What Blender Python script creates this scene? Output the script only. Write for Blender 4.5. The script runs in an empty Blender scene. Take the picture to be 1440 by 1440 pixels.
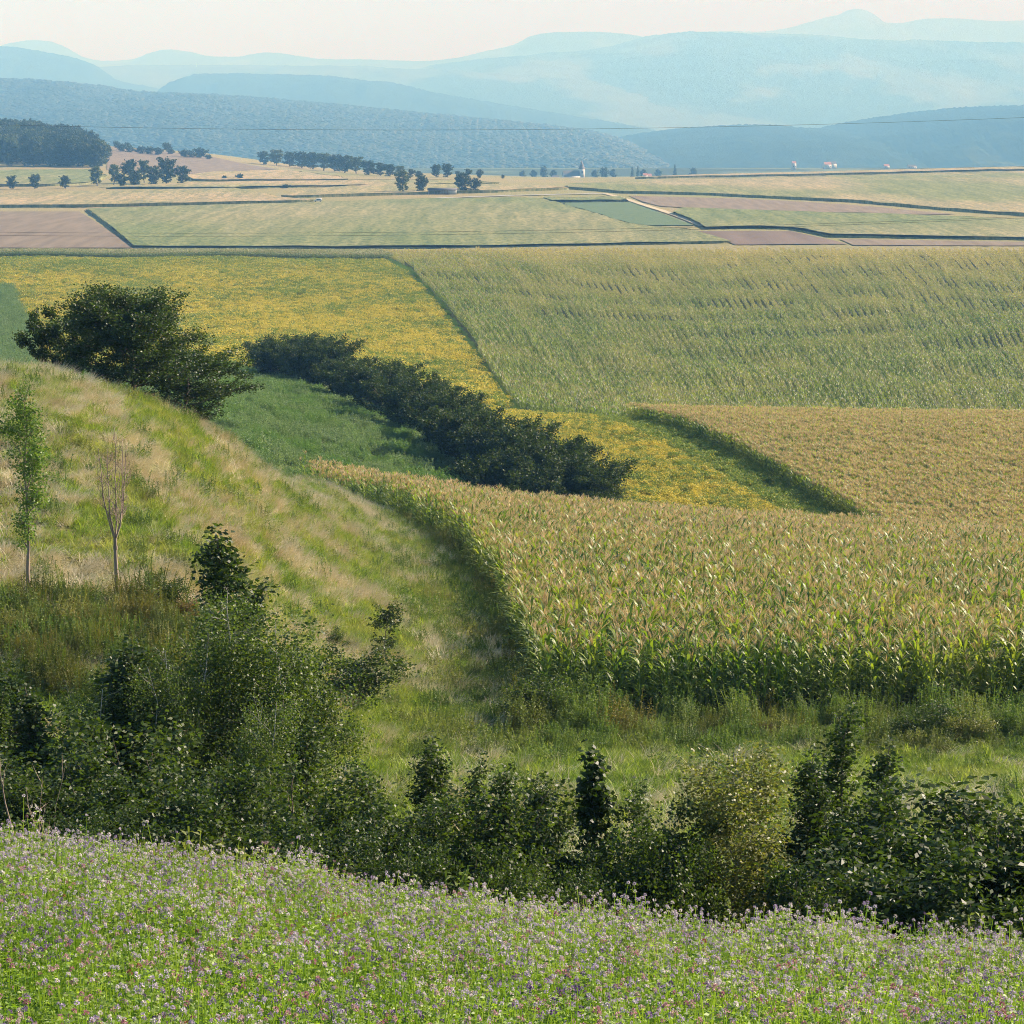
import bpy, math, random
import numpy as np
from mathutils import Vector, Matrix, geometry

rng = np.random.default_rng(7)
random.seed(7)
scene = bpy.context.scene
COL = scene.collection
PI = math.pi

# ------------------------------------------------------------------ camera and picture geometry
F = 3387.0                      # focal length in photo pixels (1440 px wide picture)
HORIZON = 110.0
PITCH = math.atan((720.0 - HORIZON) / F)
CA, SA = math.cos(PITCH), math.sin(PITCH)

cam_d = bpy.data.cameras.new('camera')
cam_d.sensor_width = 36.0
cam_d.sensor_fit = 'HORIZONTAL'
cam_d.lens = 36.0 * F / 1440.0
cam_d.clip_start = 0.1
cam_d.clip_end = 80000.0
cam = bpy.data.objects.new('camera', cam_d)
COL.objects.link(cam)
cam.location = (0, 0, 0)
cam.rotation_euler = (PI / 2 - PITCH, 0, 0)
scene.camera = cam

SUN_AZ = math.radians(59.0)     # clockwise from the view direction (+Y) towards +X
SUN_EL = math.radians(30.0)

# ------------------------------------------------------------------ the lie of the land
# for each bearing (photo column) the distance Y and the photo row the bare ground has there
FAR = [(3000, 252), (3300, 255), (4000, 247), (4500, 237), (5500, 236), (7000, 237), (9000, 238), (12000, 213), (26000, 152)]
TAB = {
 -700: [(10.5,1580),(14,1400),(20,1200),(26,1200),(34,1310),(44,1240),(55,1080),(60,1000),(65,900),(70,840),(78,700),(86,575),(93,500),(98,475),(103,475),(115,505),(140,600),(200,600),(340,540),(420,505),(530,450),(650,400),(800,363),(850,361),(950,361),(1000,350),(1050,338),(1150,318),(1250,303),(1400,285),(1500,275),(1600,262),(1950,232),(2300,195),(2600,190)]+[(3000,200),(3300,225)]+FAR[2:],
 0: [(10.5,1590),(14,1440),(19,1300),(24,1252),(30,1330),(40,1290),(50,1150),(55,1080),(60,1000),(65,905),(70,842),(78,718),(86,600),(93,537),(98,517),(103,520),(115,560),(140,640),(200,620),(340,540),(420,503),(530,450),(650,400),(800,363),(850,361),(950,361),(1000,350),(1050,338),(1150,318),(1250,303),(1400,285),(1500,273),(1600,262),(1950,235),(2300,203),(2600,198),(3000,212),(3300,232)]+FAR[2:],
 160: [(10.5,1590),(14,1450),(19,1310),(23.5,1268),(30,1345),(40,1310),(50,1165),(55,1095),(60,1010),(65,915),(70,845),(78,745),(86,655),(93,590),(100,555),(106,549),(115,590),(140,670),(200,635),(340,540),(420,500),(530,450),(650,400),(800,363),(850,361),(950,361),(1000,350),(1050,338),(1150,318),(1250,303),(1400,285),(1500,272),(1600,262),(1950,237),(2300,222),(2600,206),(3000,215),(3300,232)]+FAR[2:],
 300: [(10.5,1590),(14,1460),(19,1325),(22.5,1290),(30,1370),(40,1330),(50,1200),(56,1130),(60,1070),(65,960),(70,885),(80,790),(90,710),(100,645),(108,614),(114,607),(125,640),(150,695),(185,665),(215,605),(250,570),(300,536),(340,518),(420,490),(530,447),(650,400),(800,364),(850,361),(950,361),(1000,350),(1050,338),(1150,318),(1250,303),(1400,285),(1500,272),(1600,263),(1900,246),(2200,235),(2600,216),(3000,220),(3300,235)]+FAR[2:],
 430: [(10.5,1590),(14,1470),(18,1360),(22,1300),(30,1385),(40,1345),(50,1245),(60,1170),(66,1090),(72,1010),(80,925),(90,845),(100,790),(115,730),(130,695),(145,677),(155,674),(170,690),(190,706),(205,698),(225,655),(250,602),(300,553),(340,530),(420,497),(530,449),(650,402),(800,365),(850,361),(950,361),(1000,350),(1050,338),(1150,318),(1250,303),(1400,286),(1500,274),(1600,264),(1900,250),(2200,240),(2600,234),(3000,243),(3300,250)]+FAR[2:],
 560: [(10.5,1590),(14,1480),(18,1375),(21,1335),(30,1405),(40,1360),(50,1265),(60,1190),(66,1120),(72,1055),(80,988),(90,915),(100,862),(120,800),(140,764),(160,741),(175,729),(190,722),(205,718),(225,682),(250,630),(300,572),(340,552),(420,511),(530,453),(650,404),(800,366),(850,362),(950,361),(1000,350),(1050,338),(1150,319),(1250,304),(1400,286),(1500,275),(1600,265),(1900,251),(2200,245),(2600,242)]+FAR,
 700: [(10.5,1590),(14,1485),(18,1385),(20.5,1355),(30,1430),(40,1370),(50,1270),(60,1190),(66,1120),(72,1060),(78,1012),(90,940),(100,893),(110,858),(130,806),(160,765),(185,743),(200,742),(225,713),(250,661),(300,600),(340,578),(420,527),(530,462),(650,410),(800,370),(850,364),(900,359),(950,361),(1000,350),(1050,338),(1150,319),(1250,304),(1400,286),(1500,275),(1600,266),(1900,253),(2200,248),(2600,247)]+FAR,
 800: [(10.5,1590),(14,1490),(18,1395),(20,1368),(30,1440),(40,1375),(50,1270),(60,1190),(66,1120),(72,1060),(80,998),(90,945),(100,905),(130,822),(160,777),(185,753),(205,749),(225,722),(240,697),(270,646),(300,605),(325,589),(350,592),(370,582),(450,530),(600,444),(800,374),(850,366),(900,359),(950,361),(1000,350),(1050,338),(1150,319),(1250,304),(1400,287),(1500,276),(1600,267),(1900,257),(2200,251),(2600,250)]+FAR,
 950: [(10.5,1590),(14,1495),(17.5,1410),(19.5,1380),(30,1460),(40,1390),(50,1280),(60,1190),(66,1120),(72,1060),(80,1002),(100,910),(130,832),(160,789),(190,766),(215,757),(240,702),(270,647),(300,608),(330,597),(350,602),(370,596),(450,540),(600,455),(800,380),(850,368),(900,359),(950,361),(1000,350),(1050,338),(1150,319),(1250,304),(1400,287),(1500,277),(1600,268),(1900,256),(2200,249),(2600,247),(3000,254),(3300,256)]+FAR[2:],
 1150: [(10.5,1590),(14,1500),(17,1430),(19,1395),(30,1470),(40,1400),(50,1285),(60,1190),(66,1120),(72,1062),(80,1002),(100,914),(130,841),(160,802),(190,779),(215,766),(240,713),(270,653),(300,614),(330,601),(350,606),(370,602),(450,545),(600,460),(800,383),(850,370),(900,359),(950,361),(1000,350),(1050,338),(1150,319),(1250,305),(1400,288),(1500,279),(1600,270),(1900,254),(2200,246),(2600,243),(3000,252),(3300,255)]+FAR[2:],
 1440: [(10.5,1600),(14,1510),(17,1440),(18.5,1412),(30,1490),(40,1410),(50,1290),(60,1190),(66,1120),(72,1062),(80,1002),(100,919),(130,848),(160,809),(190,793),(205,792),(215,780),(240,724),(270,660),(300,617),(330,604),(350,610),(370,607),(450,550),(600,463),(800,384),(850,370),(900,359),(950,361),(1000,350),(1050,338),(1150,320),(1250,308),(1400,294),(1500,284),(1600,274),(1900,251),(2300,236),(2600,235),(3000,248),(3300,254)]+FAR[2:],
 2300: [(10.5,1600),(14,1520),(17,1450),(18,1430),(30,1500),(40,1420),(50,1300),(60,1190),(66,1120),(72,1062),(80,1002),(100,920),(130,855),(160,820),(190,805),(215,795),(240,735),(270,670),(300,625),(330,610),(350,612),(370,607),(450,550),(600,463),(800,384),(850,370),(900,359),(950,361),(1000,350),(1050,338),(1150,320),(1250,310),(1400,298),(1500,288),(1600,276),(1900,245),(2300,226),(2600,225),(3000,240),(3300,250)]+FAR[2:],
}

def pchip(xs, ys, x):
    xs = np.asarray(xs, float); ys = np.asarray(ys, float)
    h = np.diff(xs); d = np.diff(ys) / h
    m = np.zeros_like(ys); m[0] = d[0]; m[-1] = d[-1]
    for i in range(1, len(xs) - 1):
        if d[i-1] * d[i] > 0:
            w1 = 2*h[i] + h[i-1]; w2 = h[i] + 2*h[i-1]
            m[i] = (w1 + w2) / (w1 / d[i-1] + w2 / d[i])
    x = np.clip(x, xs[0], xs[-1])
    k = np.clip(np.searchsorted(xs, x) - 1, 0, len(xs) - 2)
    t = (x - xs[k]) / h[k]
    return ((1+2*t)*(1-t)**2*ys[k] + t*(1-t)**2*h[k]*m[k] + t*t*(3-2*t)*ys[k+1] + t*t*(t-1)*h[k]*m[k+1])

LY = np.linspace(math.log(10.5), math.log(26000), 900)
cols = sorted(TAB)
T0 = np.array([pchip([math.log(a) for a, _ in TAB[c]], [b for _, b in TAB[c]], LY) for c in cols])
for _ in range(2):                                   # a light smoothing along the distance
    T0[:, 1:-1] = 0.25*T0[:, :-2] + 0.5*T0[:, 1:-1] + 0.25*T0[:, 2:]
PXG = np.arange(-700, 2301, 10.0)
ROW = np.zeros((len(PXG), len(LY)))
for j in range(len(LY)):
    ROW[:, j] = pchip(cols, T0[:, j], PXG)
for _ in range(30):                                  # and across the bearings
    ROW[1:-1] = 0.25*ROW[:-2] + 0.5*ROW[1:-1] + 0.25*ROW[2:]

def row_at(px, Y):
    u = np.clip((px - PXG[0]) / 10.0, 0, len(PXG) - 1.001)
    w = np.clip((np.log(np.maximum(Y, 10.5)) - LY[0]) / (LY[1] - LY[0]), 0, len(LY) - 1.001)
    i = u.astype(int); j = w.astype(int); a = u - i; b = w - j
    return ((1-a)*(1-b)*ROW[i, j] + a*(1-b)*ROW[i+1, j] + (1-a)*b*ROW[i, j+1] + a*b*ROW[i+1, j+1])

def fbm(x, y, s, seed=0):
    """cheap smooth noise made of rotated sines, about -1..1"""
    v = 0; a = 1.0; tot = 0
    for k in range(5):
        th = 1.3 * k + seed * 0.7; c, sn = math.cos(th), math.sin(th)
        f = (2 ** k) / s
        xx = (x * c + y * sn) * f; yy = (-x * sn + y * c) * f
        v = v + a * (np.sin(6.28*xx + 1.7*np.sin(6.28*yy*0.53 + seed) + k) * np.cos(6.28*yy*0.81 + 1.3*np.sin(6.28*xx*0.41 + 2*seed)))
        tot += a; a *= 0.55
    return v / tot * 1.4

def ground_z(x, Y):
    x = np.asarray(x, float); Y = np.asarray(Y, float)
    Yc = np.maximum(Y, 10.5)
    py = np.full(np.broadcast(x, Y).shape, 720.0)
    for _ in range(4):
        v = (720.0 - py) / F
        px = 720.0 + F * (x / Yc) * (CA + v * SA)
        py = row_at(np.clip(px, -699, 2299), Yc)
    v = (720.0 - py) / F
    z = Yc * (-SA + v * CA) / (CA + v * SA)
    t = np.clip((10.5 - Y) / 10.5, 0, 1)
    z = z * (1 - t) + (-1.62) * t
    z = z - np.clip(-Y, 0, 40) * -0.10
    z = z + 0.45 * np.sin(x / 11.0 + 1.3 * np.sin(Y / 37.0)) * np.sin(Y / 19.0 + 0.9 * np.sin(x / 23.0)) * np.clip((Y - 345) / 80, 0, 1) * np.clip((900 - Y) / 120, 0, 1)
    z = z + 0.34 * np.sin((Y - 0.55 * x) / 8.5 + 1.6 * np.sin(x / 31.0) + 1.1 * np.sin(Y / 47.0)) * np.clip((Y - 400) / 80, 0, 1) * np.clip((800 - Y) / 150, 0, 1) * np.clip(0.35 + 0.8 * np.sin(x / 50.0 + Y / 90.0), 0, 1)
    z = z + 0.12 * fbm(x, Y, 9.0, 3) * np.clip((Y - 40) / 30, 0, 1) + 0.05 * fbm(x, Y, 2.3, 5) * np.clip((Y - 24) / 20, 0, 1)
    return z

def gz(x, Y):
    return float(ground_z(np.array([x]), np.array([Y]))[0])

def at(px, Y):
    """world x, y of the ground point seen in photo column px at distance Y"""
    py = 720.0
    py = float(row_at(np.array([float(px)]), np.array([float(Y)]))[0])
    v = (720.0 - py) / F
    x = (px - 720.0) / F * Y / (CA + v * SA)
    return x, float(Y)

def atz(px, Y):
    x, y = at(px, Y)
    return x, y, gz(x, y)

def hit(px, py, Ymin=950.0):
    """first ground point beyond Ymin on the sight line through a photo point"""
    Y = np.exp(np.linspace(math.log(Ymin), math.log(6000), 3000))
    r = row_at(np.full_like(Y, np.clip(px, -699, 2299)), Y)
    k = np.argmax(r <= py)
    if r[k] > py: k = int(np.argmin(r[:2200]))
    Yk = Y[k]
    v = (720.0 - r[k]) / F
    return (px - 720.0) / F * Yk / (CA + v * SA), Yk

def cpx(x, y):
    """photo column of a ground point (arrays)"""
    z = ground_z(x, y)
    dep = y * CA - z * SA
    return 720.0 + F * x / dep

def z_of(py, Y):
    v = (720.0 - py) / F
    return Y * (-SA + v * CA) / (CA + v * SA)
def xyz(px, py, Y):
    v = (720.0 - py) / F
    return ((px - 720.0) / F * Y / (CA + v * SA), Y, z_of(py, Y))

# ------------------------------------------------------------------ mesh helpers
def mesh_np(name, V, Q, mats, mi=None, attrs=None, smooth=False):
    """V (n,3); Q (m,4) or (m,3) faces"""
    me = bpy.data.meshes.new(name)
    V = np.asarray(V, np.float32); Q = np.asarray(Q, np.int32)
    k = Q.shape[1]
    me.vertices.add(len(V)); me.vertices.foreach_set('co', V.ravel())
    me.loops.add(Q.size); me.loops.foreach_set('vertex_index', Q.ravel())
    me.polygons.add(len(Q)); me.polygons.foreach_set('loop_start', np.arange(0, Q.size, k, dtype=np.int32))
    if smooth: me.polygons.foreach_set('use_smooth', np.ones(len(Q), bool))
    for m in mats: me.materials.append(m)
    if mi is not None: me.polygons.foreach_set('material_index', np.asarray(mi, np.int32))
    for n, (dom, typ, arr) in (attrs or {}).items():
        a = me.attributes.new(n, typ, dom)
        if typ == 'FLOAT': a.data.foreach_set('value', np.asarray(arr, np.float32))
        elif typ == 'FLOAT_COLOR': a.data.foreach_set('color', np.asarray(arr, np.float32).ravel())
    me.update(calc_edges=True); me.validate()
    return me

class MB:
    """collects quads with a material slot and a random shade value per element"""
    def __init__(s): s.V = []; s.Q = []; s.M = []; s.A = []; s.n = 0
    def add(s, V, Q, m=0, a=0.5):
        V = np.asarray(V, float).reshape(-1, 3); Q = np.asarray(Q, int).reshape(-1, 4)
        s.V.append(V); s.Q.append(Q + s.n); s.M.append(np.full(len(Q), m)); s.n += len(V)
        s.A.append(np.broadcast_to(np.asarray(a, float), (len(Q),)))
    def strips(s, P, W, m=0, a=None):
        n, k, _ = P.shape
        V = np.stack([P - W, P + W], 2).reshape(-1, 3)
        base = (np.arange(n) * k * 2)[:, None] + (np.arange(k - 1) * 2)[None, :]
        Q = np.stack([base, base + 1, base + 3, base + 2], -1).reshape(-1, 4)
        if a is None: a = rng.random(n)
        s.add(V, Q, m, np.repeat(np.broadcast_to(a, (n,)), k - 1))
    def leaves(s, C, D, N, L, Wd, m=0, a=None, fold=0.15):
        n = len(C); L = np.broadcast_to(L, (n,))[:, None]; Wd = np.broadcast_to(Wd, (n,))[:, None]
        S = np.cross(D, N); S /= np.linalg.norm(S, axis=1, keepdims=True) + 1e-9
        U = np.cross(S, D)
        v0 = C; v2 = C + D * L
        v1 = C + D * L * 0.45 + S * Wd * 0.5 + U * L * fold; v3 = C + D * L * 0.45 - S * Wd * 0.5 + U * L * fold
        V = np.stack([v0, v1, v2, v3], 1).reshape(-1, 3)
        Q = np.arange(4 * n).reshape(n, 4)
        if a is None: a = rng.random(n)
        s.add(V, Q, m, a)
    def tube(s, P, R, sides=6, m=0, a=0.5):
        P = np.asarray(P, float); R = np.broadcast_to(R, (len(P),)); k = len(P)
        T = np.gradient(P, axis=0); T /= np.linalg.norm(T, axis=1, keepdims=True) + 1e-9
        ref = np.array([0.0, 0, 1]) if abs(T[:, 2]).mean() < 0.8 else np.array([1.0, 0, 0])
        A = np.cross(T, ref); A /= np.linalg.norm(A, axis=1, keepdims=True) + 1e-9
        B = np.cross(T, A)
        th = np.arange(sides) * 2 * PI / sides
        V = P[:, None, :] + R[:, None, None] * (A[:, None, :] * np.cos(th)[None, :, None] + B[:, None, :] * np.sin(th)[None, :, None])
        i = np.arange(k - 1)[:, None] * sides; j = np.arange(sides)[None, :]; jn = (j + 1) % sides
        Q = np.stack([i + j, i + jn, i + sides + jn, i + sides + j], -1).reshape(-1, 4)
        s.add(V.reshape(-1, 3), Q, m, a)
    def box(s, lo, hi, m=0, rz=0.0, c=(0, 0)):
        x0, y0, z0 = lo; x1, y1, z1 = hi
        V = np.array([(x0,y0,z0),(x1,y0,z0),(x1,y1,z0),(x0,y1,z0),(x0,y0,z1),(x1,y0,z1),(x1,y1,z1),(x0,y1,z1)], float)
        s.add(V, [(0,3,2,1),(4,5,6,7),(0,1,5,4),(1,2,6,5),(2,3,7,6),(3,0,4,7)], m)
    def mesh(s, name, mats, smooth=False):
        return mesh_np(name, np.concatenate(s.V), np.concatenate(s.Q), mats, np.concatenate(s.M), {'v': ('FACE', 'FLOAT', np.concatenate(s.A))}, smooth)

def obj(name, me, parent=None, loc=None):
    o = bpy.data.objects.new(name, me); COL.objects.link(o)
    if parent is not None: o.parent = parent
    if loc is not None: o.location = loc
    return o
def tag(o, label=None, cat=None, group=None, kind=None):
    if label: o['label'] = label
    if cat: o['category'] = cat
    if group: o['group'] = group
    if kind: o['kind'] = kind
    return o
def thing(name, label, cat, loc=(0, 0, 0), rz=0.0, group=None):
    o = bpy.data.objects.new(name, None); COL.objects.link(o)
    o.location = loc; o.rotation_euler = (0, 0, rz); o.empty_display_size = 0.2
    return tag(o, label, cat, group)
def copy_tree(o, parent=None):
    c = o.copy(); COL.objects.link(c)
    if parent is not None: c.parent = parent
    for ch in list(KIDS.get(o.name, [])):
        copy_tree(ch, c)
    return c
KIDS = {}

# ------------------------------------------------------------------ materials
def new_mat(name):
    m = bpy.data.materials.new(name); m.use_nodes = True
    nt = m.node_tree; nt.nodes.clear()
    return m, nt, nt.nodes, nt.links
def mixc(nt, fac, c1, c2, blend='MIX'):
    n = nt.nodes.new('ShaderNodeMix'); n.data_type = 'RGBA'; n.blend_type = blend
    for sock, val in ((n.inputs[0], fac), (n.inputs[6], c1), (n.inputs[7], c2)):
        if isinstance(val, (int, float)): sock.default_value = val
        elif isinstance(val, tuple): sock.default_value = (*val[:3], 1)
        else: nt.links.new(val, sock)
    return n.outputs[2]
def math_n(nt, op, a, b=None, c=None):
    n = nt.nodes.new('ShaderNodeMath'); n.operation = op
    for i, val in enumerate((a, b, c)):
        if val is None: continue
        if isinstance(val, (int, float)): n.inputs[i].default_value = val
        else: nt.links.new(val, n.inputs[i])
    return n.outputs[0]
def noise(nt, scale, detail=4, rough=0.55, coord='obj', vec_scale=None, rot=0.0, dim=None):
    g = nt.nodes.new('ShaderNodeNewGeometry')
    mp = nt.nodes.new('ShaderNodeMapping'); nt.links.new(g.outputs['Position'], mp.inputs[0])
    if vec_scale: mp.inputs['Scale'].default_value = vec_scale
    mp.inputs['Rotation'].default_value = (0, 0, rot)
    n = nt.nodes.new('ShaderNodeTexNoise'); n.inputs['Scale'].default_value = scale
    n.inputs['Detail'].default_value = detail; n.inputs['Roughness'].default_value = rough
    nt.links.new(mp.outputs[0], n.inputs['Vector'])
    return n.outputs['Fac']
def ramp(nt, fac, stops):
    r = nt.nodes.new('ShaderNodeValToRGB'); e = r.color_ramp.elements
    while len(e) > 1: e.remove(e[-1])
    e[0].position = stops[0][0]; e[0].color = (*stops[0][1], 1)
    for p, c in stops[1:]:
        k = e.new(p); k.color = (*c, 1)
    nt.links.new(fac, r.inputs[0]); return r.outputs[0]
def attr(nt, name, typ='GEOMETRY'):
    a = nt.nodes.new('ShaderNodeAttribute'); a.attribute_name = name; a.attribute_type = typ
    return a
def leaf_mat(name, c1, c2, c3=None, trans=0.35, rough=0.5, spec=0.4, tint=None, patch=None):
    """leaf: shade per leaf from v; c3 mixed in by the plant's own instance value t"""
    m, nt, N, L = new_mat(name)
    v = attr(nt, 'v').outputs['Fac']
    col = mixc(nt, v, c1, c2)
    if c3 is not None:
        t = attr(nt, 't', 'INSTANCER').outputs['Fac']
        col = mixc(nt, t, col, c3)
    if patch is not None:                       # slow variation of the foliage colour over the land
        sc, cc, amt = patch
        f = noise(nt, sc, 3)
        f = math_n(nt, 'MULTIPLY', math_n(nt, 'SMOOTHSTEP', f, 0.42, 0.62) if False else ramp(nt, f, [(0.42, (0, 0, 0)), (0.62, (1, 1, 1))]), amt)
        col = mixc(nt, f, col, cc)
    p = N.new('ShaderNodeBsdfPrincipled'); L.new(col, p.inputs['Base Color'])
    p.inputs['Roughness'].default_value = rough; p.inputs['Specular IOR Level'].default_value = spec
    out = N.new('ShaderNodeOutputMaterial')
    if trans > 0:
        tr = N.new('ShaderNodeBsdfTranslucent')
        tc = mixc(nt, 1.0, col, (1.0, 1.0, 0.55), 'MULTIPLY')
        tc2 = mixc(nt, 1.0, tc, (1.5, 1.6, 1.0), 'MULTIPLY')
        L.new(tc2, tr.inputs['Color'])
        mx = N.new('ShaderNodeMixShader'); mx.inputs[0].default_value = trans
        L.new(p.outputs[0], mx.inputs[1]); L.new(tr.outputs[0], mx.inputs[2]); L.new(mx.outputs[0], out.inputs[0])
    else:
        L.new(p.outputs[0], out.inputs[0])
    return m
def plain_mat(name, c1, c2, scale=3.0, rough=0.9, vec_scale=None, rot=0.0, bump=0.0, bscale=20.0, detail=5, contrast=(0.35, 0.65), spec=0.2):
    m, nt, N, L = new_mat(name)
    f = noise(nt, scale, detail, vec_scale=vec_scale, rot=rot)
    col = ramp(nt, f, [(contrast[0], c1), (contrast[1], c2)])
    p = N.new('ShaderNodeBsdfPrincipled'); L.new(col, p.inputs['Base Color'])
    p.inputs['Roughness'].default_value = rough; p.inputs['Specular IOR Level'].default_value = spec
    if bump:
        b = N.new('ShaderNodeBump'); b.inputs['Strength'].default_value = 1.0; b.inputs['Distance'].default_value = bump
        L.new(noise(nt, bscale, 4, vec_scale=vec_scale, rot=rot), b.inputs['Height']); L.new(b.outputs[0], p.inputs['Normal'])
    out = N.new('ShaderNodeOutputMaterial'); L.new(p.outputs[0], out.inputs[0])
    return m

# ------------------------------------------------------------------ scattering of stuff (geometry nodes on a point mesh)
def scatter(name, P, rot, scl, variants, idx, t, label, cat='plants'):
    n = len(P)
    me = bpy.data.meshes.new(name); me.vertices.add(n)
    me.vertices.foreach_set('co', np.asarray(P, np.float32).ravel())
    a = me.attributes.new('rot', 'FLOAT_VECTOR', 'POINT'); a.data.foreach_set('vector', np.asarray(rot, np.float32).ravel())
    a = me.attributes.new('scl', 'FLOAT_VECTOR', 'POINT')
    scl = np.asarray(scl, np.float32)
    if scl.ndim == 1: scl = np.repeat(scl[:, None], 3, 1)
    a.data.foreach_set('vector', scl.ravel())
    a = me.attributes.new('idx', 'INT', 'POINT'); a.data.foreach_set('value', np.asarray(idx, np.int32))
    a = me.attributes.new('t', 'FLOAT', 'POINT'); a.data.foreach_set('value', np.asarray(t, np.float32))
    me.update()
    o = obj(name, me)
    tag(o, label, None, None, 'stuff')
    vc = bpy.data.collections.new(name + '_kinds')
    for i, vm in enumerate(variants):
        vc.objects.link(bpy.data.objects.new('%s_kind_%02d' % (name, i), vm))
    ng = bpy.data.node_groups.new(name + '_scatter', 'GeometryNodeTree')
    ng.interface.new_socket('Geometry', in_out='INPUT', socket_type='NodeSocketGeometry')
    ng.interface.new_socket('Geometry', in_out='OUTPUT', socket_type='NodeSocketGeometry')
    N, L = ng.nodes, ng.links
    gi = N.new('NodeGroupInput'); go = N.new('NodeGroupOutput')
    ci = N.new('GeometryNodeCollectionInfo'); ci.inputs[0].default_value = vc
    ci.inputs['Separate Children'].default_value = True; ci.inputs['Reset Children'].default_value = True
    ip = N.new('GeometryNodeInstanceOnPoints'); ip.inputs['Pick Instance'].default_value = True
    def na(nm, typ):
        q = N.new('GeometryNodeInputNamedAttribute'); q.data_type = typ; q.inputs['Name'].default_value = nm
        return q.outputs['Attribute']
    L.new(gi.outputs[0], ip.inputs['Points']); L.new(ci.outputs[0], ip.inputs['Instance'])
    L.new(na('idx', 'INT'), ip.inputs['Instance Index'])
    L.new(na('scl', 'FLOAT_VECTOR'), ip.inputs['Scale'])
    e2r = N.new('FunctionNodeEulerToRotation'); L.new(na('rot', 'FLOAT_VECTOR'), e2r.inputs[0])
    L.new(e2r.outputs[0], ip.inputs['Rotation'])
    L.new(ip.outputs[0], go.inputs[0])
    md = o.modifiers.new('scatter', 'NODES'); md.node_group = ng
    return o

def inside(poly, x, y):
    poly = np.asarray(poly, float); r = np.zeros(np.shape(x), bool)
    j = len(poly) - 1
    for i in range(len(poly)):
        xi, yi = poly[i]; xj, yj = poly[j]
        c = ((yi > y) != (yj > y)) & (x < (xj - xi) * (y - yi) / (yj - yi + 1e-12) + xi)
        r ^= c; j = i
    return r
def world_poly(pts):
    """(photo column, distance) -> (x, y)"""
    return [at(px, Y) for px, Y in pts]
def rand_in(poly, dens):
    p = np.asarray(poly); lo = p.min(0); hi = p.max(0)
    n = int((hi[0]-lo[0]) * (hi[1]-lo[1]) * dens)
    x = rng.uniform(lo[0], hi[0], n); y = rng.uniform(lo[1], hi[1], n)
    k = inside(poly, x, y)
    return x[k], y[k]
def with_rot(n, tilt=0.08):
    return np.stack([rng.normal(0, tilt, n), rng.normal(0, tilt, n), rng.uniform(0, 2*PI, n)], 1)
SKY_STRENGTH = 0.065
SUN_STRENGTH = 5.0
EXPOSURE = 1.41
VOL_BOUNCES = 1
HAZE = 0.000175
HAZE_COLOR = (0.24, 0.55, 1.0, 1)
HAZE_G = -0.38
# ------------------------------------------------------------------ light, air and sky
world = bpy.data.worlds.new('World'); scene.world = world; world.use_nodes = True
wn = world.node_tree.nodes; wl = world.node_tree.links; wn.clear()
sky = wn.new('ShaderNodeTexSky'); sky.sky_type = 'NISHITA'; sky.sun_disc = False
sky.sun_elevation = SUN_EL; sky.sun_rotation = SUN_AZ
sky.air_density = 1.0; sky.dust_density = 0.3; sky.ozone_density = 2.5
bg = wn.new('ShaderNodeBackground'); bg.inputs['Strength'].default_value = SKY_STRENGTH
wo = wn.new('ShaderNodeOutputWorld'); wl.new(sky.outputs[0], bg.inputs[0]); wl.new(bg.outputs[0], wo.inputs[0])
sd = bpy.data.lights.new('sun', 'SUN'); sd.energy = SUN_STRENGTH; sd.angle = math.radians(0.5); sd.color = (1.0, 0.965, 0.965)
so = bpy.data.objects.new('sun', sd); COL.objects.link(so)
S = Vector((math.sin(SUN_AZ)*math.cos(SUN_EL), math.cos(SUN_AZ)*math.cos(SUN_EL), math.sin(SUN_EL)))
so.rotation_euler = S.to_track_quat('Z', 'Y').to_euler()
so.location = (40, 20, 60)
scene.view_settings.view_transform = 'Standard'; scene.view_settings.look = 'None'
scene.view_settings.exposure = EXPOSURE; scene.view_settings.gamma = 1.0
scene.cycles.max_bounces = 5; scene.cycles.diffuse_bounces = 2; scene.cycles.glossy_bounces = 1
scene.cycles.transmission_bounces = 3; scene.cycles.volume_bounces = VOL_BOUNCES; scene.cycles.transparent_max_bounces = 4
scene.cycles.filter_width = 1.0
scene.cycles.use_denoising = True; scene.cycles.denoising_prefilter = 'NONE'
scene.cycles.caustics_reflective = False; scene.cycles.caustics_refractive = False

if HAZE > 0:
    hb = MB(); hb.box((-40000, -400, -362), (40000, 46000, 1290))
    m, nt, N, L = new_mat('haze_air')
    pv = N.new('ShaderNodeVolumePrincipled')
    pv.inputs['Color'].default_value = HAZE_COLOR
    pv.inputs['Absorption Color'].default_value = (1, 1, 1, 1)
    pv.inputs['Density'].default_value = HAZE
    pv.inputs['Anisotropy'].default_value = HAZE_G
    out = N.new('ShaderNodeOutputMaterial'); L.new(pv.outputs[0], out.inputs['Volume'])
    m.cycles.homogeneous_volume = True
    hz = obj('haze', hb.mesh('haze', [m]))
    tag(hz, 'pale blue haze lying over the valley', None, None, 'stuff')

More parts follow.
